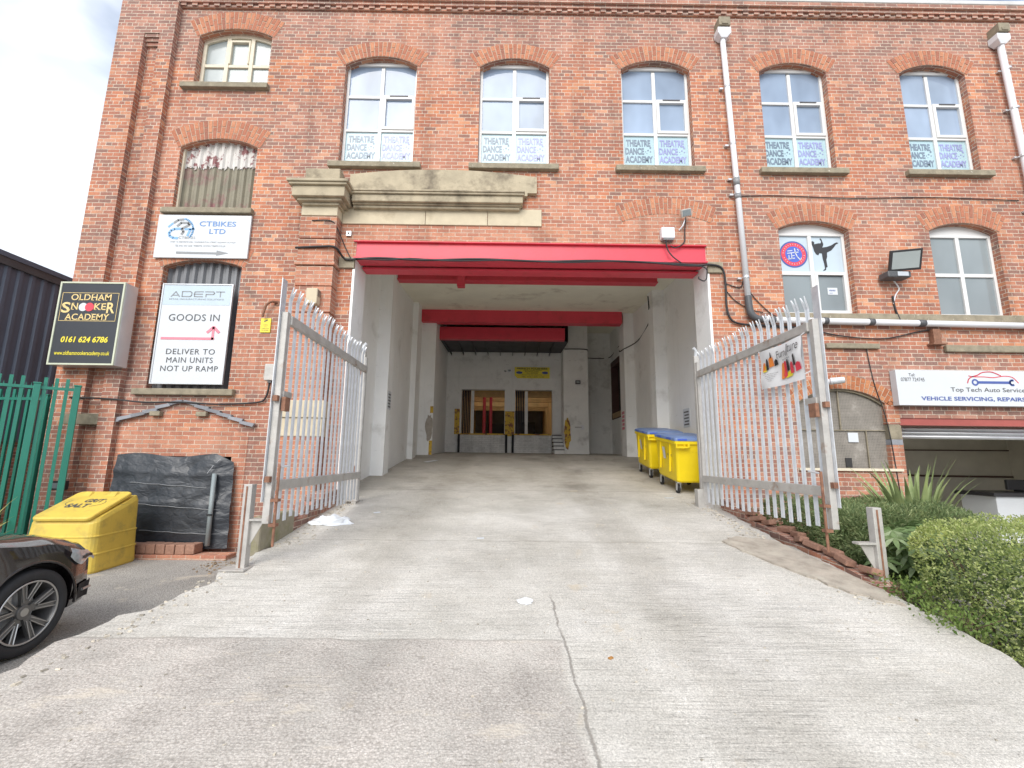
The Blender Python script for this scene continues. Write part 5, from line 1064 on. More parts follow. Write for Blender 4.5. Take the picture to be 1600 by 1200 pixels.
def hinge_post(x, y, label, zt=3.62):
    t = thing('gate_post', label, 'post', (x, y, .98), (0, 0, 0), 'hinge posts of the palisade gates')
    MB().box(x-.04, x+.04, y-.04, y+.04, .9, zt).build('post', M['galv_dirty'], t, bevel=.005)
    MB().tube(smoothpath([(x, y, zt), (x+.0, y-.02, zt+.1), (x+(.05 if x < 0 else -.05), y-.03, zt+.15)], 4), .03, 6).build('finial', M['galv'], t)
    for z in (1.45, 3.2): MB().cyl((x, y-.07, z), (x, y-.07, z+.16), .03, 10).build('hinge', M['rust'], t)
    MB().box(x-.13, x+.13, y-.09, y+.05, .93, 1.28).build('steel_plate', M['galv_dirty'], t, bevel=.004) if x > 0 else MB().box(x-.16, x+.02, y-.05, y-.04, 1.02, 1.5).build('steel_plate', M['galv_dirty'], t)
hinge_post(-2.62, 7.86, 'hinge post of the left palisade gate against the white jamb')
hinge_post(3.36, 7.9, 'hinge post of the right palisade gate beside the yellow bins')
def keeper(x, y, zb, zt, dirx, label):
    t = thing('keeper_post', label, 'post', (x, y, zb), (0, 0, 0))
    MB().box(x-.045, x+.045, y-.045, y+.045, zb-.1, zt).build('post', M['galv_dirty'], t, bevel=.005)
    MB().box(x-.015, x+.002, y-.05, y-.046, zb, zt-.02).build('rusty_edge', M['rust'], t)
    z = zb+.56*(zt-zb); e = x+dirx*.22
    MB().box(min(x+dirx*.045, e), max(x+dirx*.045, e), y-.04, y+.05, z, z+.02).build('bolt_shelf', M['galv_dirty'], t)
    m = MB(); P = [(x+dirx*.045, z-.26), (e-dirx*.04, z), (x+dirx*.045, z)]; m.prism(P if dirx > 0 else P[::-1], FX(y), (0, .008, 0)); m.build('gusset', M['galv_dirty'], t)
    MB().box(x-.17, x+.09, y-.13, y+.1, zb-.004, zb+.012).build('base_plate', M['galv_dirty'], t)
keeper(-2.76, 4.93, .615, 1.47, 1, 'short rusty keeper post at the left edge of the ramp')
keeper(3.72, 4.68, .50, 1.32, -1, 'short keeper post with bracket between the hedge and the ramp')
# banner tied to the right gate
ba = thing('banner', 'white banner with furniture pictures tied to the right palisade gate', 'banner', (3.33, 5.4, 2.6))
Y0_, Y1_, zlo, zhi = 4.95, 5.80, 2.70, 3.19
bx = lambda v, u: 3.325-.010*math.sin(u*9)-.012*math.sin(v*7+u*4)
def BF(d): return lambda u, v: (bx(v, u)-d, Y1_+(Y0_-Y1_)*u, zlo+(zhi-zlo)*v+.02*u*(v-.3)-.012*math.sin(u*3.1))
m = MB(); nu, nv = 24, 12
m.add([BF(0)(i/nu, j/nv) for j in range(nv+1) for i in range(nu+1)], [(j*(nu+1)+i, j*(nu+1)+i+1, (j+1)*(nu+1)+i+1, (j+1)*(nu+1)+i) for j in range(nv) for i in range(nu)])
m.build('cloth', M['banner'], ba, smooth=True)
F_ = BF(.018); tx = MB(); tx.text('Furn', F_, .46, .68, .68, .86, bold=.0); tx.text('ture', F_, .74, .96, .72, .90, bold=.0); tx.stroke(F_, [(.705, .66), (.715, .93)], .022)
tx.text('Sale & More', F_, .58, .78, .585, .62)
for k in range(5): tx.text('LARGE SELECTION IN STORE'[:24-3*k], F_, .12+.03*k, .44-.03*k, .34-.045*k, .365-.045*k)
tx.build('lettering', M['ink_dark'], ba)
for mat, S_ in (('ink_orange', ((.08, .16, .44, .66), (.25, .36, .52, .76), (.52, .60, .14, .52))), ('ink_yellow', ((.10, .19, .42, .56), (.62, .78, .14, .27))), ('ink_red', ((.57, .66, .16, .54), (.74, .82, .2, .46), (.86, .98, .22, .40))), ('ink_black', ((.18, .24, .46, .74), (.30, .335, .74, .88), (.37, .46, .52, .66), (.83, .88, .36, .62), (.66, .72, .3, .56)))):
    pm = MB()
    for a, c, e, f in S_: pm.poly([BF(.012+.002*('ink_black' == mat))(u, v) for u, v in ((a, e), (c, e+.02), (c-.01, f), ((a+c)/2, f+.03), (a+.01, f-.02))])
    pm.build('product_picture', M[mat], ba)
for u, v in ((0, 1), (1, 1), (0, 0), (1, .1)):
    a = BF(0)(u, v); MB().tube([a, (a[0]+.03, a[1]+(.05 if u == 0 else -.06), a[2]+.03)], .006, 5).build('cable_tie', M['pvc'], ba)
# ------------------------------------------------------------------ wheeled bins
def bin_at(loc, label, rotz=0):
    t = thing('wheeled_bin', label, 'wheeled bin', loc, (rad(7.1), 0, rotz), 'yellow wheeled bins by the right wall of the bay')
    Wx, Ly = .80, 1.20     # x depth, y length ; near end at y=0
    m = MB(); rr = lambda x0, x1, y0, y1, z, r=.05: [(x+r*math.cos(rad(a)), y+r*math.sin(rad(a)), z) for x, y, q in ((x1-r, y1-r, 0), (x0+r, y1-r, 90), (x0+r, y0+r, 180), (x1-r, y0+r, 270)) for a in (q, q+30, q+60, q+90)]
    m.loft([rr(.07, Wx-.05, .07, Ly-.07, .22), rr(.05, Wx-.04, .05, Ly-.05, .26), rr(.0, Wx, .0, Ly, .96), rr(-.03, Wx+.02, -.03, Ly+.03, .97), rr(-.03, Wx+.02, -.03, Ly+.03, 1.03)])
    m.build('body', M['yellow_bin'], t, local=True, bevel=.006)
    r_ = MB()
    for x, y in ((.0, .32), (.0, .88)): r_.box(x-.02, x+.02, y-.012, y+.012, .40, .96)
    for x in (.16, .46, .64): r_.box(x-.010, x+.010, -.03, .02, .86, .965)
    r_.build('rib', M['yellow_bin'], t, local=True)
    h = MB(); h.box(-.02, .24, -.09, -.03, .90, .93); h.box(.20, .24, -.09, -.02, .90, .99); h.box(-.03, .0, -.09, -.02, .9, .99); h.build('side_handle', M['yellow_bin'], t, local=True, bevel=.008)
    l = MB(); l.loft([rr(-.035, Wx+.02, -.035, Ly+.035, 1.032), rr(-.03, Wx+.015, -.03, Ly+.03, 1.085), rr(.05, Wx-.05, .06, Ly-.06, 1.12, .1)]); l.build('lid', M['blue_lid'], t, local=True, bevel=.008)
    for y in (.2, .75): MB().box(-.042, -.034, y, y+.22, 1.045, 1.08).build('lid_grip', M['ink_navy2'], t, local=True)
    MB().box(.02, .2, -.042, -.034, 1.045, 1.08).build('lid_grip', M['ink_navy2'], t, local=True)
    n_ = MB(); n_.add([(.022, .72, .62), (.022, .58, .62), (-.012, .58, .86), (-.012, .72, .86)], [(0, 1, 2, 3)]); n_.v = [(x-.012, y, z) for x, y, z in n_.v]; n_.build('paper_label', M['white'], t, local=True)
    k = MB(); k.text('TRADE WASTE', lambda u, v: (.03-.045*(v-.5)-.016, u, v), .52, .22, .70, .745); k.text('ONLY', lambda u, v: (.03-.045*(v-.5)-.016, u, v), .45, .3, .63, .67); k.build('lettering', M['ink_dark'], t, local=True)
    for x, y in ((.10, .14), (Wx-.12, .14), (.10, Ly-.14), (Wx-.12, Ly-.14)):
        w_ = MB(); w_.cyl((x-.024, y+.02, .085), (x+.024, y+.02, .085), .085, 18); wo = w_.build('castor', M['rubber'], t, local=True, bevel=.006)
        f = MB(); f.box(x-.04, x-.03, y-.03, y+.03, .06, .22); f.box(x+.03, x+.04, y-.03, y+.03, .06, .22); f.box(x-.04, x+.04, y-.05, y+.05, .205, .225); f.build('castor_fork', M['alu'], wo, local=True)
        MB().cyl((x-.027, y+.02, .085), (x+.027, y+.02, .085), .035, 12).build('hub', M['alu'], wo, local=True)
    return t
bin_at((3.24, 8.86, RZ(8.86)), 'nearer yellow wheeled bin with blue lid beside the right gate')
bin_at((3.26, 10.62, RZ(10.62)), 'farther yellow wheeled bin with blue lid half hidden behind the first', rad(-2))

# ------------------------------------------------------------------ grit bin
t = thing('grit_bin', 'scuffed yellow grit salt bin with sloping lid in front of the tarpaulin', 'grit bin', (-6.24, 6.93, GZ), (0, 0, rad(5)))
def rrect(hx, hy, r, n=5): return [(sx*(hx-r)+r*math.cos(rad(q+90*k/n)), sy*(hy-r)+r*math.sin(rad(q+90*k/n))) for sx, sy, q in ((1, 1, 0), (-1, 1, 90), (-1, -1, 180), (1, -1, 270)) for k in range(n+1)]
HX, HY = .475, .46
top = lambda y: .70+(y+HY)/(2*HY)*.36 if y < .30 else .997
m = MB(); R_ = []
for f, e in ((0, 1.0), (.04, 1.015), (.30, .99), (.305, 1.01), (.33, 1.01), (.335, .985), (.60, .965), (.605, .98), (.63, .98), (.635, .955), (.93, .93), (1, .885)):
    R_.append([(x*e, y*e, f*(top(y*e) if f > .64 else (.66+.0*y)) if f > .64 else f*.80) for x, y in rrect(HX, HY, .13)])
m.loft(R_); m.build('body', M['grit'], t, local=True, smooth=False, bevel=.01)
sl = math.atan2(.36, 2*HY)
LM = Matrix.Translation((0, -.07, .865)) @ Matrix.Rotation(sl, 4, 'X')
l = MB(); P = rrect(.385, .42, .08); l.loft([[LM @ Vector((x, y, .0)) for x, y in P], [LM @ Vector((x, y, .035)) for x, y in P], [LM @ Vector((x*.97, y*.97, .05)) for x, y in P]]); l.build('lid', M['grit'], t, local=True, bevel=.006)
for x in (-.2, .16):
    h = MB(); h.loft([[LM @ Vector((x+a, b_, .052)) for a, b_ in ((-.08, .22), (.08, .22), (.06, .36), (-.06, .36))], [LM @ Vector((x+a*.8, b_, z)) for a, b_, z in ((-.06, .26, .056), (.06, .26, .056), (.05, .35, .075), (-.05, .35, .075))]]); h.build('hinge', M['grit'], t, local=True)
LF = lambda u, v: LM @ Vector((u, v, .0535)); tx = MB()
tx.text('GRIT', LF, -.06, .20, .04, .15, bold=.03, shear=.1); tx.text('SALT', LF, -.20, .10, -.12, .0, bold=.04)
el = [(-.01+.26*math.cos(rad(a)), .03+.13*math.sin(rad(a))) for a in range(0, 361, 15)]
tx.stroke(LF, el[10:17], .008); tx.stroke(LF, el[20:25], .008); tx.stroke(LF, el[0:3], .008); tx.build('lettering', M['ink_dark'], t, local=True)

# ------------------------------------------------------------------ tarpaulin over the low opening, kerb wall
M['pole'] = pmat('grey plastic pole', (.24, .28, .29), .5, var=.1, bstr=.05)
t = thing('tarpaulin', 'black plastic sheet draped over the low opening behind the grit bin', 'tarpaulin', (-5.8, 7.8, GZ))
rs = random.Random(11); nu, nv = 44, 34
from mathutils import noise as mnoise
def tp(u, v):   # u 0..1 left to right, v 0..1 bottom to top
    x = -6.74+u*1.98+(.10*(1-v) if u > .9 else 0)-.06*(1-v)*(1-u)
    z = .24+v*1.52
    if v > .98: z += .03*math.sin(u*9)
    y = 7.88-.10*(1-v)-.05*math.sin(math.pi*u)*math.sin(math.pi*v)
    n1 = mnoise.noise(Vector((u*3.2+v*2.2, v*5-u*2.5, 0)))
    n2 = mnoise.ridged_multi_fractal(Vector((u*3+v*1.8, v*2.5-u*2.0, 3)), 1, 2, 3, 1, 2)
    y -= .03*n1+.014*n2
    for c, a in ((.80, .022), (.47, .016), (.17, .016)):   # battens pressing from behind
        d = abs(v-c-.04*(.5-u)); y -= a*max(0, 1-d/.05)
    # diagonal pull folds from the top right corner
    q = (1-u)*.9-(1-v); y -= .013*math.sin(q*26)*max(0, u-.25)*(.4+v*.4)
    if u > .86: z -= max(0, (v-.85))*(u-.86)*6; y += (u-.86)*.35
    return (x, min(y, 7.955), z)
m = MB(); m.add([tp(i/nu, j/nv) for j in range(nv+1) for i in range(nu+1)], [(j*(nu+1)+i, j*(nu+1)+i+1, (j+1)*(nu+1)+i+1, (j+1)*(nu+1)+i) for j in range(nv) for i in range(nu)])
m.build('sheet', M['tarp'], t, smooth=True)
MB().tube([(-4.92, 7.70, .30), (-4.97, 7.76, 1.46)], .036, 10).build('prop_pole', M['pole'], t, smooth=True)
MB().tube([(-4.945, 7.70, .78), (-4.945, 7.705, .80)], .044, 10).build('pole_tie', M['rubber'], t)
tp2 = MB()
for a, b_ in (((-5.08, 7.74, 1.46), (-5.0, 7.76, 1.60)), ((-4.98, 7.78, 1.64), (-4.92, 7.8, 1.70))): tp2.bar(a, b_, .03, .004)
tp2.build('white_tape', M['white'], t)
for (a, za_), (c, zc_) in (((-6.4, 1.30), (-5.1, 1.22)), ((-6.2, .95), (-4.85, .86)), ((-6.1, .53), (-4.85, .47))):
    s = MB(); s.tube([(a+(c-a)*k/10, tp(((a+(c-a)*k/10)+6.74)/1.98, (za_+(zc_-za_)*k/10-.24)/1.52)[1]-.012, za_+(zc_-za_)*k/10+.006*math.sin(k*2)) for k in range(11)], .005, 5); s.build('tie_string', M['ink_mid'], t)
kb = MB(); kb.box(-6.35, -4.86, 7.50, 7.72, GZ-.1, .24); rs = random.Random(4)
k0 = thing('kerb_wall', 'low brick kerb wall in front of the black tarpaulin', 'low wall', (-5.4, 7.6, GZ))
MB().box(-6.5, -4.45, 7.46, 7.74, GZ-.1, .20).build('base_course', M['brick_new'], k0, bevel=.008)
for k in range(9):
    x = -6.3+.155*k; m = MB(); m.xbox(Matrix.Translation((x, 7.60, .28+rs.uniform(-.006, .006))) @ Matrix.Rotation(rs.uniform(-.04, .04), 4, 'Z'), .145, .225, .15); m.build('coping_brick', M['loose'], k0, bevel=.012)

# ------------------------------------------------------------------ broken walls along the ramp
m = MB(); m.box(-3.0, -2.86, 5.4, 6.25, -.1, 1.06); m.single('retaining_block', M['concrete_wall'], 'mossy concrete block under the free end of the left gate', 'low wall', bevel=.03)
def brick_bits(n, seed, f):
    r_ = random.Random(seed); m = MB()
    for k in range(n):
        x, y, z = f(k, r_); m.xbox(Matrix.Translation((x, y, z)) @ Matrix.Rotation(r_.uniform(-.35, .35), 4, 'Z') @ Matrix.Rotation(r_.uniform(-.12, .12), 4, 'X'), r_.uniform(.1, .12), r_.uniform(.12, .22), .07)
    return m
t = thing('broken_wall', 'broken low brick wall under the hinge end of the left gate', 'low wall', (-3.0, 7.0, .8))
m = MB(); m.prism([(6.25, -.1), (7.74, -.1), (7.74, 1.22), (7.2, 1.2), (7.19, 1.12), (6.8, 1.10), (6.78, 1.02), (6.5, 1.0), (6.49, .93), (6.25, .9)], lambda u, v: (-2.87, u, v), (-.24, 0, 0)); m.build('brickwork', M['brick_dirty'], t)
for k, (x, y, z) in enumerate(((-2.98, 6.4, .97), (-2.9, 6.6, 1.04), (-3.0, 6.95, 1.15), (-2.96, 6.3, .93))): brick_bits(1, k, lambda q, r_: (x, y, z)).build('loose_course', M['loose'], t, bevel=.012)
t = thing('broken_wall', 'broken low brick edging along the right side of the ramp', 'low wall', (3.6, 6.2, .6))
m = MB(); P = [(7.76, .6), (7.76, 1.13), (7.35, 1.10), (7.34, 1.03), (7.0, .99), (6.99, .93), (6.3, .84), (5.6, .745), (5.0, .67), (4.55, .60), (4.5, .3)]; m.prism(P, lambda u, v: (3.585, u, v), (.2, 0, 0)); m.build('brickwork', M['brick_dirty'], t)
lb = MB(); lb.xbox(Matrix.Identity(4), .108, .218, .068); b0 = lb.build('loose_brick', M['loose'], None, bevel=.012)
setp(b0, 'loose red brick lying along the broken right edge of the ramp', 'brick', 'loose bricks along the right ramp edge')
rs = random.Random(21); first = True
for k in range(12):
    y = 7.5-.25*k+rs.uniform(-.05, .05); x = 3.66+rs.uniform(-.06, .08)
    ztop = 1.13-.125*(7.76-y)*1.27 if y > 6.9 else 1.055-.125*(7.76-y)*.98
    ztop = min(ztop, RZ(y)+.16); o = b0 if first else b0.copy()
    if not first: COL.objects.link(o)
    first = False; o.location = (x, y, max(RZ(y)+.03, ztop+.01)); o.rotation_euler = (rs.uniform(-.2, .2)-.02, rs.uniform(-.25, .25), rs.uniform(-.5, .5))

# ------------------------------------------------------------------ litter
def crumple(name, c, rx, ry, h, label, seed, cat='litter', mat='litter'):
    m = MB(); n = 18; vs = []; 
    for j in range(9):
        ph = j/8*math.pi/2
        for i in range(n):
            th = 2*math.pi*i/n; d = 1+.45*mnoise.noise(Vector((math.cos(th)*2.2+seed, math.sin(th)*2.2, ph*2)))
            r_ = math.cos(ph)*d; x, y = c[0]+rx*r_*math.cos(th), c[1]+ry*r_*math.sin(th)
            zz = RZ(y)+.004+h*math.sin(ph)*(1+.7*mnoise.noise(Vector((x*14, y*14, seed)))); vs.append((x, y, zz))
    m.add(vs, [(j*n+i, j*n+(i+1) % n, (j+1)*n+(i+1) % n, (j+1)*n+i) for j in range(8) for i in range(n)])
    return m.single(name, M[mat], label, cat)
crumple('plastic_bag', (-2.52, 6.62), .28, .13, .10, 'crumpled white plastic bag beside the left gate', 1.3)
crumple('tissue', (.16, 4.20), .065, .05, .03, 'crumpled white tissue in the middle of the ramp', 4.1)
def scrap(name, x, y, w, d, rot, label, mat='white'):
    m = MB(); m.xbox(Matrix.Translation((x, y, RZ(y)+.006)) @ Matrix.Rotation(rad(7.1), 4, 'X') @ Matrix.Rotation(rot, 4, 'Z'), w, d, .006); m.single(name, M[mat], label, 'litter')
scrap('paper_scrap', 3.0, 8.55, .16, .07, .2, 'white paper scrap in front of the nearer yellow bin')
scrap('paper_scrap', -2.05, 7.25, .10, .06, .4, 'small white paper scrap near the left gate hinge')
scrap('paper_scrap', -2.25, 13.2, .16, .5, -.5, 'long white paper strip on the bay floor by the left wall')
scrap('paper_scrap', -.35, 6.0, .09, .05, .1, 'small white scrap upslope of the tissue', 'white')
scrap('dry_leaf', .72, 3.35, .035, .022, .6, 'orange dry leaf right of the long crack', 'leaf_dry')
scrap('paper_scrap', 2.7, 17.0, .35, .12, .1, 'white paper sheet at the foot of the back right pier')
m = MB(); rs = random.Random(8)
for k in range(420):
    y = rs.triangular(6.6, 7.5, 7.3) if k < 230 else rs.uniform(4.6, 6.6); x = rs.uniform(-4.6, -3.05) if k < 230 else rs.uniform(-3.4, -2.9); s_ = rs.uniform(.008, .024)
    z = GZ+.004; m.xbox(Matrix.Translation((x, y, z+s_*.2)) @ Matrix.Rotation(rs.uniform(0, 3), 4, 'Z'), s_*1.5, s_, s_*.5)
M['debris'] = pmat('dry leaf debris', (.30, .22, .14), .9, var=.3, vs=20, bstr=.1, island=.4)
for k in range(900):      # crumbled pale mortar along the foot of the ramp
    y = rs.uniform(3.4, 5.6); x = -3.02-.12*(4.6-min(y, 4.6))-abs(rs.gauss(0, .16)); s_ = rs.uniform(.006, .022)*(1.3 if rs.random() < .1 else 1)
    m.mi = 1; m.xbox(Matrix.Translation((x, y, GZ+.004+s_*.2)) @ Matrix.Rotation(rs.uniform(0, 3), 4, 'Z') @ Matrix.Rotation(rs.uniform(-.4, .4), 4, 'X'), s_*1.5, s_, s_*.7)
M['grit_bits'] = pmat('stone chippings', (.46, .42, .35), .9, var=.3, vs=20, bstr=.1, island=.45)
m.single('leaf_litter', [M['debris'], M['grit_bits']], 'dry brown leaf debris scattered over the yard beside the ramp', None, kind='stuff')
m = MB(); rs = random.Random(18)
for k in range(1100):
    e = rs.random()
    if e < .35: y = rs.uniform(4.2, 8.2); x = 3.42-abs(rs.gauss(0, .12))
    elif e < .5: y = rs.uniform(5.6, 8.2); x = -2.8+abs(rs.gauss(0, .14))
    elif e < .6: y = rs.uniform(2.6, 5.2); x = -2.95+abs(rs.gauss(0, .12))-.15*(3.9-min(y, 3.9))
    else: y = rs.uniform(2.2, 9); x = rs.uniform(-2.7, 3.3)
    s_ = rs.uniform(.004, .012) if e > .6 else rs.uniform(.006, .022)
    m.xbox(Matrix.Translation((x, y, RZ(y)+s_*.2)) @ Matrix.Rotation(rs.uniform(0, 3), 4, 'Z') @ Matrix.Rotation(rs.uniform(-.4, .4), 4, 'X'), s_*1.5, s_, s_*.6)
m.single('chippings', M['grit_bits'], 'small stone chippings and grit scattered over the ramp', None, kind='stuff')

# ------------------------------------------------------------------ car
car = thing('parked_car', 'glossy black car parked facing the mill beside the ramp', 'car', (-4.83, 2.585, GZ+.01))
M['carpaint'] = pmat('black car paint', (.012, .009, .010), .18, var=.2, bstr=0, coat=1.0, spec=.6)
M['alloy'] = pmat('grey alloy', (.20, .195, .19), .35, metal=.6, var=.08, bstr=0)
M['alloy_cut'] = pmat('machined alloy edge', (.55, .54, .52), .3, metal=.7, var=.05, bstr=0)
M['lampglass'] = pmat('headlamp lens', (.50, .54, .58), .08, var=.3, vs=14, bstr=0, coat=1.0, metal=.4)
M['carglass'] = glassmat('car glass', (.02, .024, .026), ior=1.6)
M['tyre'] = pmat('tyre rubber', (.028, .028, .030), .7, var=.15, vs=10, bs=70, bstr=.2)
def interp(tab, y):
    for (a, va), (c, vc) in zip(tab, tab[1:]):
        if a <= y <= c:
            q = (y-a)/(c-a); q = q*q*(3-2*q); return va+(vc-va)*q
    return tab[0][1] if y < tab[0][0] else tab[-1][1]
wid = [(-2.3, .60), (-2.15, .80), (-1.8, .885), (-1.2, .90), (1.3, .90), (1.75, .875), (2.0, .79), (2.15, .64), (2.24, .40)]
belt = [(-2.3, .80), (-2.1, .98), (-1.4, 1.0), (0, .965), (1.0, .94), (1.5, .885), (1.9, .79), (2.06, .71), (2.24, .54)]
ctop = [(-2.3, .84), (-2.0, 1.06), (-1.4, 1.08), (.55, 1.03), (.95, 1.01), (1.4, .96), (1.8, .89), (2.02, .81), (2.14, .70), (2.24, .58)]
low = [(-2.3, .40), (-2.0, .22), (1.9, .20), (2.1, .22), (2.24, .30)]
ys = [-2.3+4.54*k/56 for k in range(57)]; ring = []
for y in ys:
    w_, b_, c_, l_ = interp(wid, y), interp(belt, y), interp(ctop, y), interp(low, y)
    half = [(0, l_), (w_*.80, l_), (w_*.97, l_+.06), (w_*.985, l_+.18), (w_*1.0, l_+.33*(b_-l_)/.75), (w_*.995, l_+.55*(b_-l_)), (w_*.985, l_+.78*(b_-l_)), (w_*.955, b_-.035), (w_*.90, b_+.0), (w_*.75, b_+(c_-b_)*.55), (w_*.45, b_+(c_-b_)*.9), (0, c_)]
    ring.append([(x, y, z) for x, z in half]+[(-x, y, z) for x, z in half[-2:0:-1]])
m = MB(); m.loft(ring); body = m.build('body', M['carpaint'], car, local=True, smooth=True)
b_ = bmesh.new(); b_.from_mesh(body.data); bmesh.ops.recalc_face_normals(b_, faces=b_.faces); b_.to_mesh(body.data); b_.free()
ct = MB()
for sx in (1, -1):
    for yw in (1.40, -1.36): ct.cyl((sx*.55, yw, .335), (sx*1.1, yw, .335), .385, 40)
cut = ct.build('cutter', M['rubber'], car, local=True)
b_ = bmesh.new(); b_.from_mesh(cut.data); bmesh.ops.recalc_face_normals(b_, faces=b_.faces); b_.to_mesh(cut.data); b_.free()
bm_ = body.modifiers.new('arches', 'BOOLEAN'); bm_.operation = 'DIFFERENCE'; bm_.solver = 'EXACT'; bm_.object = cut
bpy.context.view_layer.update(); dg = bpy.context.evaluated_depsgraph_get()
me = bpy.data.meshes.new_from_object(body.evaluated_get(dg)); body.modifiers.clear(); body.data = me; bpy.data.objects.remove(cut)
me.polygons.foreach_set('use_smooth', [True]*len(me.polygons))
try: me.set_sharp_from_angle(angle=rad(40))
except Exception: pass
me.materials.clear(); me.materials.append(M['carpaint'])
# cabin
m = MB(); gy = [(-1.95, .70, 1.0), (-1.35, .72, 1.30), (-.6, .70, 1.41), (.1, .70, 1.40), (.55, .72, 1.24), (1.0, .76, .97)]
rings = []
for y, w_, z in gy: rings.append([(-w_-.08, y, .93), (-w_, y, .97+(z-.97)*.5), (-w_*.80, y, z-.02), (0, y, z+.02), (w_*.80, y, z-.02), (w_, y, .97+(z-.97)*.5), (w_+.08, y, .93)])
m.loft(rings, closed=False, caps=False); m.build('windows', M['carglass'], car, local=True, smooth=True)
m = MB(); rings = [[(-w_*.82, y, z), (0, y, z+.035), (w_*.82, y, z)] for y, w_, z in gy[1:4]]; m.loft(rings, closed=False, caps=False); m.build('roof', M['carpaint'], car, local=True, smooth=True)
for sx in (1, -1):
    # arch lip
    lip = MB(); lip.tube([(sx*.885, 1.40+.392*math.cos(rad(a)), .335+.392*math.sin(rad(a))) for a in range(-5, 186, 10)], .012, 6); lip.build('arch_lip', M['carpaint'], car, local=True, smooth=True)
    # headlamp: a lens lying in the front corner
    h = MB(); P = []
    for i in range(9):
        y = 1.68+.34*i/8; w_ = interp(wid, y)
        top_ = interp(belt, y)-.055; bot_ = top_-(.045+.085*math.sin(math.pi*min(1, (i+1)/8)))
        P.append([(sx*(w_*.975+.012), y+.015, top_), (sx*(w_*.995+.014), y+.018, (top_+bot_)/2), (sx*(w_*.99+.010), y+.018, bot_)])
    h.loft(P, closed=False, caps=False); hl = h.build('headlight', M['lampglass'], car, local=True, smooth=True)
    h = MB(); P = [[(q[0]*1.004, q[1]+.004, q[2]+dz) for q, dz in ((p[1], .012), (p[1], -.014))] for p in P[3:8]]; h.loft(P, closed=False, caps=False); h.build('reflector', M['ink_black'], hl, local=True)
    # lower bumper intake and trim
    h = MB(); P = []
    for i in range(5):
        y = 1.83+.24*i/4; w_ = interp(wid, y); P.append([(sx*(w_*.995+.006), y+.01, .30), (sx*(w_*1.0+.008), y+.012, .44)])
    h.loft(P, closed=False, caps=False); h.build('bumper_intake', M['rubber'], car, local=True)
    h = MB(); h.tube([(sx*(interp(wid, y)+.012), y+.012, .375) for y in (1.90, 1.96, 2.02)], .012, 6); h.build('bumper_trim', M['alloy_cut'], car, local=True)
    h = MB(); h.box(min(sx*.86, sx*.905), max(sx*.86, sx*.905), -.95, 1.0, .19, .26); h.build('side_skirt', M['carpaint'], car, local=True, bevel=.01)
    mr = MB(); mr.loft([[(sx*(.86+.0), .62, .98), (sx*.86, .70, .98), (sx*.86, .70, 1.02), (sx*.86, .62, 1.02)], [(sx*1.08, .58, .95), (sx*1.06, .70, .97), (sx*1.06, .70, 1.10), (sx*1.08, .58, 1.10)]]); mr.build('door_mirror', M['carpaint'], car, local=True, bevel=.02)
MB().box(-.42, .42, 2.20, 2.245, .34, .54).build('grille', M['rubber'], car, local=True, bevel=.02)
def wheel(x, y, sx):
    pr_ = [(.235, .0), (.24, .09), (.27, .108), (.31, .112), (.330, .095), (.335, .05), (.335, -.05), (.330, -.095), (.31, -.112), (.24, -.11)]
    def lathe(prof, n=48, bias=0): 
        m = MB(); m.loft([[(x+sx*d, y+r_*math.cos(2*math.pi*k/n), .335+r_*math.sin(2*math.pi*k/n)) for k in range(n)] for r_, d in prof], caps=False); return m
    ty = lathe(pr_[::1]).build('wheel', M['tyre'], car, local=True, smooth=True)
    lathe([(.244, .10), (.236, .085), (.228, .06), (.225, -.08)]).build('rim', M['alloy'], ty, local=True, smooth=True)
    lathe([(.246, .100), (.240, .108), (.232, .100)]).build('rim_edge', M['alloy_cut'], ty, local=True, smooth=True)
    MB().cyl((x-sx*.02, y, .335), (x-sx*.035, y, .335), .155, 32).build('brake_disc', M['alu'], ty, local=True)
    MB().cyl((x-sx*.09, y, .335), (x-sx*.10, y, .335), .232, 32).build('wheel_back', M['rubber'], ty, local=True)
    sp = MB(); se = MB()
    for k in range(5):
        for e in (-1, 1):
            a0 = 2*math.pi*k/5+.12*e+.3; a1 = 2*math.pi*k/5+.27*e+.3
            P = lambda r_, a, d: (x+sx*d, y+r_*math.cos(a), .335+r_*math.sin(a))
            sp.loft([[P(.05, a0-.35, .055), P(.05, a0+.35, .055), P(.05, a0+.35, .03), P(.05, a0-.35, .03)], [P(.232, a1-.09, .085), P(.232, a1+.09, .085), P(.232, a1+.09, .05), P(.232, a1-.09, .05)]])
            se.bar(P(.085, a0+e*.12, .066), P(.234, a1+e*.075, .090), .007, .006)
            se.bar(P(.105, 2*math.pi*k/5+.3+.045*e, .068), P(.234, a1-e*.075, .090), .007, .006)
    sp.build('spokes', M['alloy'], ty, local=True); se.build('spoke_edges', M['alloy_cut'], ty, local=True)
    MB().cyl((x+sx*.03, y, .335), (x+sx*.066, y, .335), .058, 20).build('hub', M['alloy'], ty, local=True, bevel=.006); m = MB(); m.cyl((x+sx*.066, y, .335), (x+sx*.069, y, .335), .032, 20); m.build('hub_cap', M['alloy_cut'], ty, local=True)
    MB().xbox(Matrix.Translation((x-sx*.0, y-.12, .40)), .06, .10, .18).build('brake_caliper', M['galv_dirty'], ty, local=True, bevel=.02)
for sx in (1, -1):
    for yw in (1.40, -1.36): wheel(sx*.78, yw, sx)

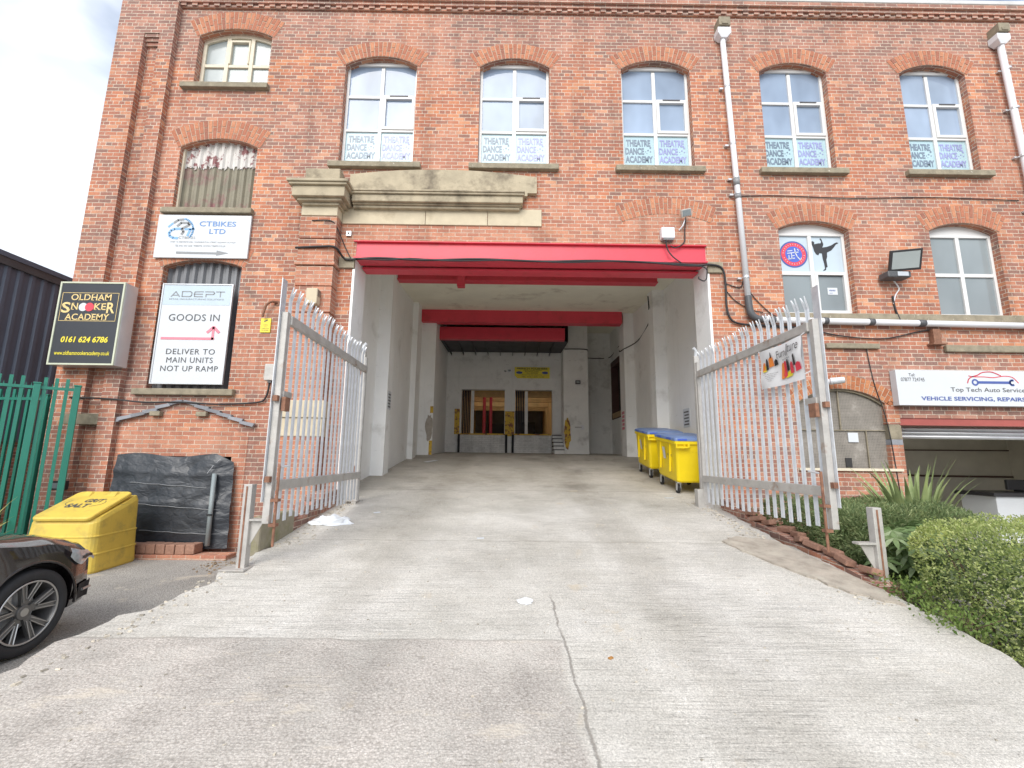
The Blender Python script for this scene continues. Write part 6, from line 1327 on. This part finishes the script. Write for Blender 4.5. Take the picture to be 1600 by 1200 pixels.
# ------------------------------------------------------------------ green fence and the building beyond
t = thing('green_fence', 'green steel bar fence with square posts at the corner of the mill', 'fence', (-7.4, 7.4, GZ))
def fence_run(A, B, posts, zt=2.86, pitch=.125):
    A = Vector((*A, 0)); B = Vector((*B, 0)); L_ = (B-A).length; d = (B-A)/L_; ang = math.atan2(d.y, d.x); R_ = Matrix.Rotation(ang, 4, 'Z')
    for s_ in posts:
        p = A+d*s_; MB().xbox(Matrix.Translation((p.x, p.y, (zt+.02)/2)) @ R_, .085, .085, zt+.02).build('post', M['green'], t, bevel=.006)
        MB().xbox(Matrix.Translation((p.x, p.y, zt+.03)) @ R_, .10, .10, .025).build('post_cap', M['green'], t, bevel=.006)
    for z in (zt-.04, .42): MB().bar(A+Vector((0, 0, z)), B+Vector((0, 0, z)), .04, .045).build('rail', M['green'], t)
    n = int(L_/pitch); rails = None
    bb = MB(); bb.xbox(Matrix.Translation((0, 0, zt/2+.02)), .045, .028, zt-.12); f0 = None
    for k in range(1, n):
        p = A+d*(L_*k/n)
        if any(abs(L_*k/n-s_) < .07 for s_ in posts): continue
        if f0 is None:
            f0 = bb.build('bar', M['green'], t, local=True); o = f0
        else: o = f0.copy(); COL.objects.link(o); o.parent = t
        o.location = (p.x+7.4, p.y-7.4, .04); o.rotation_euler = (0, 0, ang)
    sp = MB()
    for k in range(int(L_/.06)):
        p = A+d*(k*.06); sp.tube([(p.x, p.y, zt-.02), (p.x, p.y, zt+.035)], [.009, .002], 4)
    s_ = sp.build('spikes', M['green'], t); s_['kind'] = 'stuff'
fence_run((-7.28, 7.52), (-10.2, 5.02), (0, .47, 2.6))
fence_run((-8.1, 7.9), (-10.9, 7.9), (.05, 2.7), zt=2.75)
t = thing('warehouse', 'dark grey corrugated warehouse with brick base beyond the green fence', 'warehouse', (-11, 9, GZ))
m = MB(); xs = []; y = 5.0
while y < 40:
    for a, d in ((0, 0), (.11, 0), (.14, .04), (.21, .04), (.24, 0)): xs.append((y+a, -11+d))
    y += .26
for (a, xa), (c, xc) in zip(xs, xs[1:]): m.add([(xa, a, 2.05), (xa, a, 5.95), (xc, c, 5.95), (xc, c, 2.05)], [(0, 3, 2, 1)])
m.add([(-11, 5, 2.05), (-24, 5, 2.05), (-24, 5, 5.95), (-11, 5, 5.95)], [(0, 3, 2, 1)]); m.build('cladding', M['clad'], t)
MB().box(-24, -11.02, 5.02, 40, 0, 2.05).build('brick_base', M['brick'], t); MB().box(-24.1, -10.9, 4.95, 40, 5.95, 6.06).build('roof', M['clad'], t); MB().box(-10.99, -10.92, 5.0, 40, 5.78, 5.95).build('gutter', M['pvc_dark'], t); MB().box(-11.0, -10.95, 5, 40, 2.0, 2.06).build('sill_flashing', M['clad_win'], t)

# ------------------------------------------------------------------ workbench in the garage
t = thing('workbench', 'white cabinet with black top inside the garage', 'workbench', (10.9, 9.9, GZ))
MB().box(10.3, 12.0, 9.65, 10.4, GZ+.01, 1.08).build('cabinet', M['white'], t, bevel=.01); MB().box(10.2, 12.1, 9.58, 10.45, 1.08, 1.16).build('worktop', M['ink_black'], t, bevel=.01)
t = thing('monitor', 'black screen standing on the white cabinet in the garage', 'monitor', (11.3, 10.0, 1.16)); MB().box(10.95, 11.7, 9.98, 10.04, 1.2, 1.42).build('screen', M['ink_black'], t, bevel=.01); MB().box(11.2, 11.45, 9.9, 10.1, 1.16, 1.20).build('stand', M['ink_black'], t)
cable('conduit', [(7.05, 12.5, 1.55), (9, 12.5, 1.5), (11, 12.5, 1.42), (13.9, 12.5, 1.4)], .03, 'dark pipe along the back wall of the garage', 'brown')
cable('conduit', [(7.05, 12.5, 2.12), (9, 12.5, 2.1), (13.9, 12.5, 2.12)], .02, 'thin dark conduit high on the back wall of the garage', 'brown')

# ------------------------------------------------------------------ plants
def leafmat(name, stops, rough=.55, trans=.42):
    m, nt, b = newmat(name); g = N(nt, 'ShaderNodeNewGeometry'); r = ramp(nt, stops); L(nt, g.outputs['Random Per Island'], r.inputs[0])
    pn = noise(nt, worldpos(nt), 3.2, 6, .7); pr = ramp(nt, [(.33, (.62, .66, .55)), (.5, (1, 1, 1)), (.66, (1.25, 1.18, 1.1))]); L(nt, pn.outputs['Fac'], pr.inputs[0])
    dn = noise(nt, worldpos(nt), 4.1, 5, .7); dr = ramp(nt, [(.66, 0), (.72, .55)]); L(nt, dn.outputs['Fac'], dr.inputs[0])
    lc = mixc(nt, mixc(nt, r.outputs[0], pr.outputs[0], 1., 'MULTIPLY'), (.30, .20, .10), dr.outputs[0])
    L(nt, lc, b.inputs['Base Color']); b.inputs['Roughness'].default_value = rough; b.inputs['Specular IOR Level'].default_value = .15
    tr = N(nt, 'ShaderNodeBsdfTranslucent'); L(nt, lc, tr.inputs['Color']); ms = N(nt, 'ShaderNodeMixShader'); ms.inputs[0].default_value = trans
    L(nt, b.outputs[0], ms.inputs[1]); L(nt, tr.outputs[0], ms.inputs[2]); L(nt, ms.outputs[0], nt.nodes['Material Output'].inputs['Surface']); return m
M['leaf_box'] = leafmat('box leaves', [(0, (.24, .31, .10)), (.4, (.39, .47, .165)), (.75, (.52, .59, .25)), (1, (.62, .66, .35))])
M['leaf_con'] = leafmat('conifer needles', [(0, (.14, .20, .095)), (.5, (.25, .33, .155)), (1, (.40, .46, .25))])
M['leaf_flax'] = leafmat('flax leaves', [(0, (.15, .21, .095)), (.5, (.24, .31, .14)), (.85, (.34, .40, .18)), (1, (.50, .47, .20))], .45, .15)
M['leaf_fat'] = leafmat('pale palmate leaves', [(0, (.12, .20, .07)), (.6, (.23, .32, .15)), (1, (.40, .48, .30))], .4, .2)
M['leaf_weed'] = leafmat('weed leaves', [(0, (.10, .17, .045)), (1, (.26, .35, .11))])
M['leaf_dryflax'] = leafmat('yellowed flax', [(0, (.20, .22, .07)), (.6, (.36, .34, .13)), (1, (.50, .40, .16))], .5, .15)
M['bark'] = pmat('twigs', (.10, .07, .045), .9, var=.3, vs=10, bstr=.3)
def scatter_leaves(m, pts, rs, ln, wd, up=.35, out=None):
    for p, nrm in pts:
        d = Vector((rs.gauss(0, 1), rs.gauss(0, 1), rs.gauss(0, 1))).normalized(); d = (d+Vector(nrm)*.9+Vector((0, 0, up))).normalized()
        s_ = d.cross(Vector((rs.gauss(0, 1), rs.gauss(0, 1), rs.gauss(0, 1)))).normalized(); l = ln*rs.uniform(.6, 1.3); w_ = wd*rs.uniform(.7, 1.2)
        p = Vector(p); n_ = d.cross(s_)*w_*.3
        m.add([p, p+d*l*.5+s_*w_+n_, p+d*l, p+d*l*.5-s_*w_+n_], [(0, 1, 2, 3)])
def shell_pts(n, rs, f):   # f returns surface point, normal, then the point is pushed inward a little
    o = []
    for _ in range(n):
        p, nn = f(rs); dd = abs(rs.gauss(0, .06)); o.append((Vector(p)-Vector(nn)*dd, nn))
    return o
def hedge_surface(x0, x1, y0, y1, z0, z1, amp=.09):
    ax, ay, az = (x1-x0), (y1-y0), (z1-z0); areas = [ax*ay, ax*az, ay*az, ay*az*.5, ax*az*.4]; tot = sum(areas)
    def f(rs):
        r_ = rs.random()*tot; u, v = rs.random(), rs.random()
        if r_ < areas[0]: p = Vector((x0+u*ax, y0+v*ay, z1)); n = Vector((0, 0, 1))
        elif r_ < sum(areas[:2]): p = Vector((x0+u*ax, y0, z0+v*az)); n = Vector((0, -1, 0))
        elif r_ < sum(areas[:3]): p = Vector((x0, y0+u*ay, z0+v*az)); n = Vector((-1, 0, 0))
        elif r_ < sum(areas[:4]): p = Vector((x1, y0+u*ay, z0+v*az)); n = Vector((1, 0, 0))
        else: p = Vector((x0+u*ax, y1, z0+v*az)); n = Vector((0, 1, 0))
        # round the arrises
        c = Vector(((x0+x1)/2, (y0+y1)/2, (z0+z1)/2)); q = p-c; h = Vector((ax/2, ay/2, az/2)); r0 = .22
        k = Vector((max(-h.x+r0, min(h.x-r0, q.x)), max(-h.y+r0, min(h.y-r0, q.y)), max(-h.z+r0, min(h.z-r0, q.z))))
        e = q-k
        if e.length > 1e-6: n = e.normalized(); p = c+k+n*r0
        b_ = mnoise.noise(p*1.9)*amp+mnoise.noise(p*5.5)*amp*.6+mnoise.noise(p*14)*amp*.3
        return p+n*b_, n
    return f
def hedge(name, label, cat, dims, n, ln, wd, mat, seed, core=(.03, .05, .015), stems=10):
    x0, x1, y0, y1, z0, z1 = dims; t = thing(name, label, cat, ((x0+x1)/2, (y0+y1)/2, z0)); rs = random.Random(seed)
    m = MB(); scatter_leaves(m, shell_pts(n, rs, hedge_surface(*dims)), rs, ln, wd); m.build('foliage', mat, t)
    k = MB(); e = .17; f = hedge_surface(*dims)
    # dark twiggy inside: short crossing twigs and inner leaves
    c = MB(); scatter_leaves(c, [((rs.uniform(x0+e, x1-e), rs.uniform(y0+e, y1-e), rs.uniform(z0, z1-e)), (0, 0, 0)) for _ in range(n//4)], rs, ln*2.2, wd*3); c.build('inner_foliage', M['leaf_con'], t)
    for _ in range(stems):
        a = Vector((rs.uniform(x0+.2, x1-.2), rs.uniform(y0+.15, y1-.2), z0)); b_ = a+Vector((rs.gauss(0, .2), rs.gauss(0, .2), (z1-z0)*.85)); k.tube([a, a.lerp(b_, .5)+Vector((rs.gauss(0, .06), rs.gauss(0, .06), 0)), b_], [.02, .014, .004], 5)
    k.build('stems', M['bark'], t); return t
hedge('box_hedge', 'clipped green hedge along the right edge of the ramp', 'hedge', (3.86, 9.2, 3.35, 4.58, GZ, 1.24), 60000, .027, .008, M['leaf_box'], 1, stems=22)
hedge('conifer_bush', 'dark spreading conifer under the right palisade gate', 'bush', (3.78, 5.5, 5.1, 7.0, .25, 1.24), 22000, .055, .007, M['leaf_con'], 2)
def blade(m, base, az, ln, lean, w_, rs, n=9, fold=.35):
    d = Vector((math.sin(az), math.cos(az), 0)); s_ = Vector((d.y, -d.x, 0)); P = []; p = Vector(base); a = lean*.25
    for k in range(n+1):
        q = k/n; ww = w_*(.55+1.0*q if q < .35 else (.9*(1-((q-.35)/.65)**1.8)+.0)); ww = max(ww, .0015)
        up = Vector((0, 0, 1))*math.sin(a)-d*math.cos(a)*0
        nrm = (d*-math.sin(math.pi/2-a)+Vector((0, 0, 1))*math.cos(math.pi/2-a))
        P.append([p-s_*ww+nrm*ww*fold, p+Vector((0, 0, 0)), p+s_*ww+nrm*ww*fold])
        a = lean*(.25+.95*q*q); p = p+(Vector((0, 0, 1))*math.cos(a)+d*math.sin(a))*ln/n
    m.loft(P, caps=False, closed=False)
def flax(name, label, loc, n, ln, seed, mat, w_=.03, spread=1.0, part='leaves'):
    t = thing(name, label, 'plant', loc); rs = random.Random(seed)
    for k in range(n):
        m = MB(); az = rs.uniform(0, 2*math.pi); lean = rs.uniform(.12, 1.0)*spread
        blade(m, (loc[0]+math.sin(az)*rs.uniform(0, .16), loc[1]+math.cos(az)*rs.uniform(0, .16), loc[2]), az, ln*rs.uniform(.65, 1.1), lean, w_*rs.uniform(.7, 1.15), rs); m.build('leaf', mat, t, smooth=True)
    return t
flax('flax_plant', 'tall green flax plant with sword leaves in front of the garage', (5.22, 5.95, .28), 58, 1.5, 5, M['leaf_flax'], .052, 1.0)
flax('flax_plant', 'yellowed flax plant at the foot of the green fence', (-7.55, 6.55, GZ), 26, 1.0, 6, M['leaf_dryflax'], .03, 1.5)
def fatsia(name, label, loc, n, seed, R_=.45, sz=.16):
    t = thing(name, label, 'plant', loc); rs = random.Random(seed); st = MB()
    for k in range(n):
        az = rs.uniform(0, 2*math.pi); r_ = R_*rs.uniform(.25, 1); c = Vector((loc[0]+math.sin(az)*r_, loc[1]+math.cos(az)*r_, loc[2]+rs.uniform(.15, .75)))
        st.tube([Vector(loc)+Vector((0, 0, .02)), Vector(loc).lerp(c, .5)+Vector((0, 0, .08)), c], [.008, .006, .004], 5)
        tilt = Matrix.Translation(c) @ Matrix.Rotation(az*-1+rs.uniform(-.4, .4), 4, 'Z') @ Matrix.Rotation(rs.uniform(-.9, -.1), 4, 'X'); m = MB(); s_ = sz*rs.uniform(.7, 1.2)
        for j in range(8):
            a = rad(-130+260*j/7); l = s_*(1-.28*abs(j-3.5)/3.5); d = Vector((math.sin(a), math.cos(a), 0)); q = Vector((d.y, -d.x, 0))
            m.add([tilt @ Vector((0, 0, 0)), tilt @ (d*l*.45+q*l*.13), tilt @ (d*l*.75+q*l*.11-Vector((0, 0, .02))), tilt @ (d*l-Vector((0, 0, .05))), tilt @ (d*l*.75-q*l*.11-Vector((0, 0, .02))), tilt @ (d*l*.45-q*l*.13)], [(0, 1, 2, 3, 4, 5)])
        m.build('leaf', M['leaf_fat'], t)
    st.build('stalks', M['leaf_weed'], t); return t
fatsia('fatsia', 'pale palmate shrub between the keeper post and the hedge', (4.32, 5.0, .38), 52, 3, .42, .19)
def weed(name, label, loc, n, R_, h, seed):
    t = thing(name, label, 'weed', loc); rs = random.Random(seed); m = MB()
    scatter_leaves(m, [((loc[0]+max(-1, min(1, rs.gauss(0, .5)))*R_*.8, loc[1]+max(-1, min(1, rs.gauss(0, .5)))*R_*.8, loc[2]+rs.uniform(.01, h)), (0, 0, .4)) for _ in range(n)], rs, .04, .011); m.build('leaves', M['leaf_weed'], t); s_ = MB()
    for k in range(8): s_.tube([loc, (loc[0]+rs.gauss(0, R_*.4), loc[1]+rs.gauss(0, R_*.4), loc[2]+h*.8)], .004, 4)
    s_.build('stems', M['bark'], t)
weed('weed_clump', 'bright green weeds at the near end of the hedge by the ramp', (3.64, 3.85, .42), 420, .30, .2, 1)
weed('weed_clump', 'pale green weeds at the hedge corner beside the worn strip', (3.70, 4.38, .47), 380, .26, .24, 2)
weed('weed_clump', 'small green weeds beside the broken bricks under the right gate', (3.82, 6.9, .80), 200, .22, .26, 3)
weed('weed_clump', 'small green weeds in the dark gap under the fatsia', (3.95, 4.75, .3), 160, .2, .25, 4)
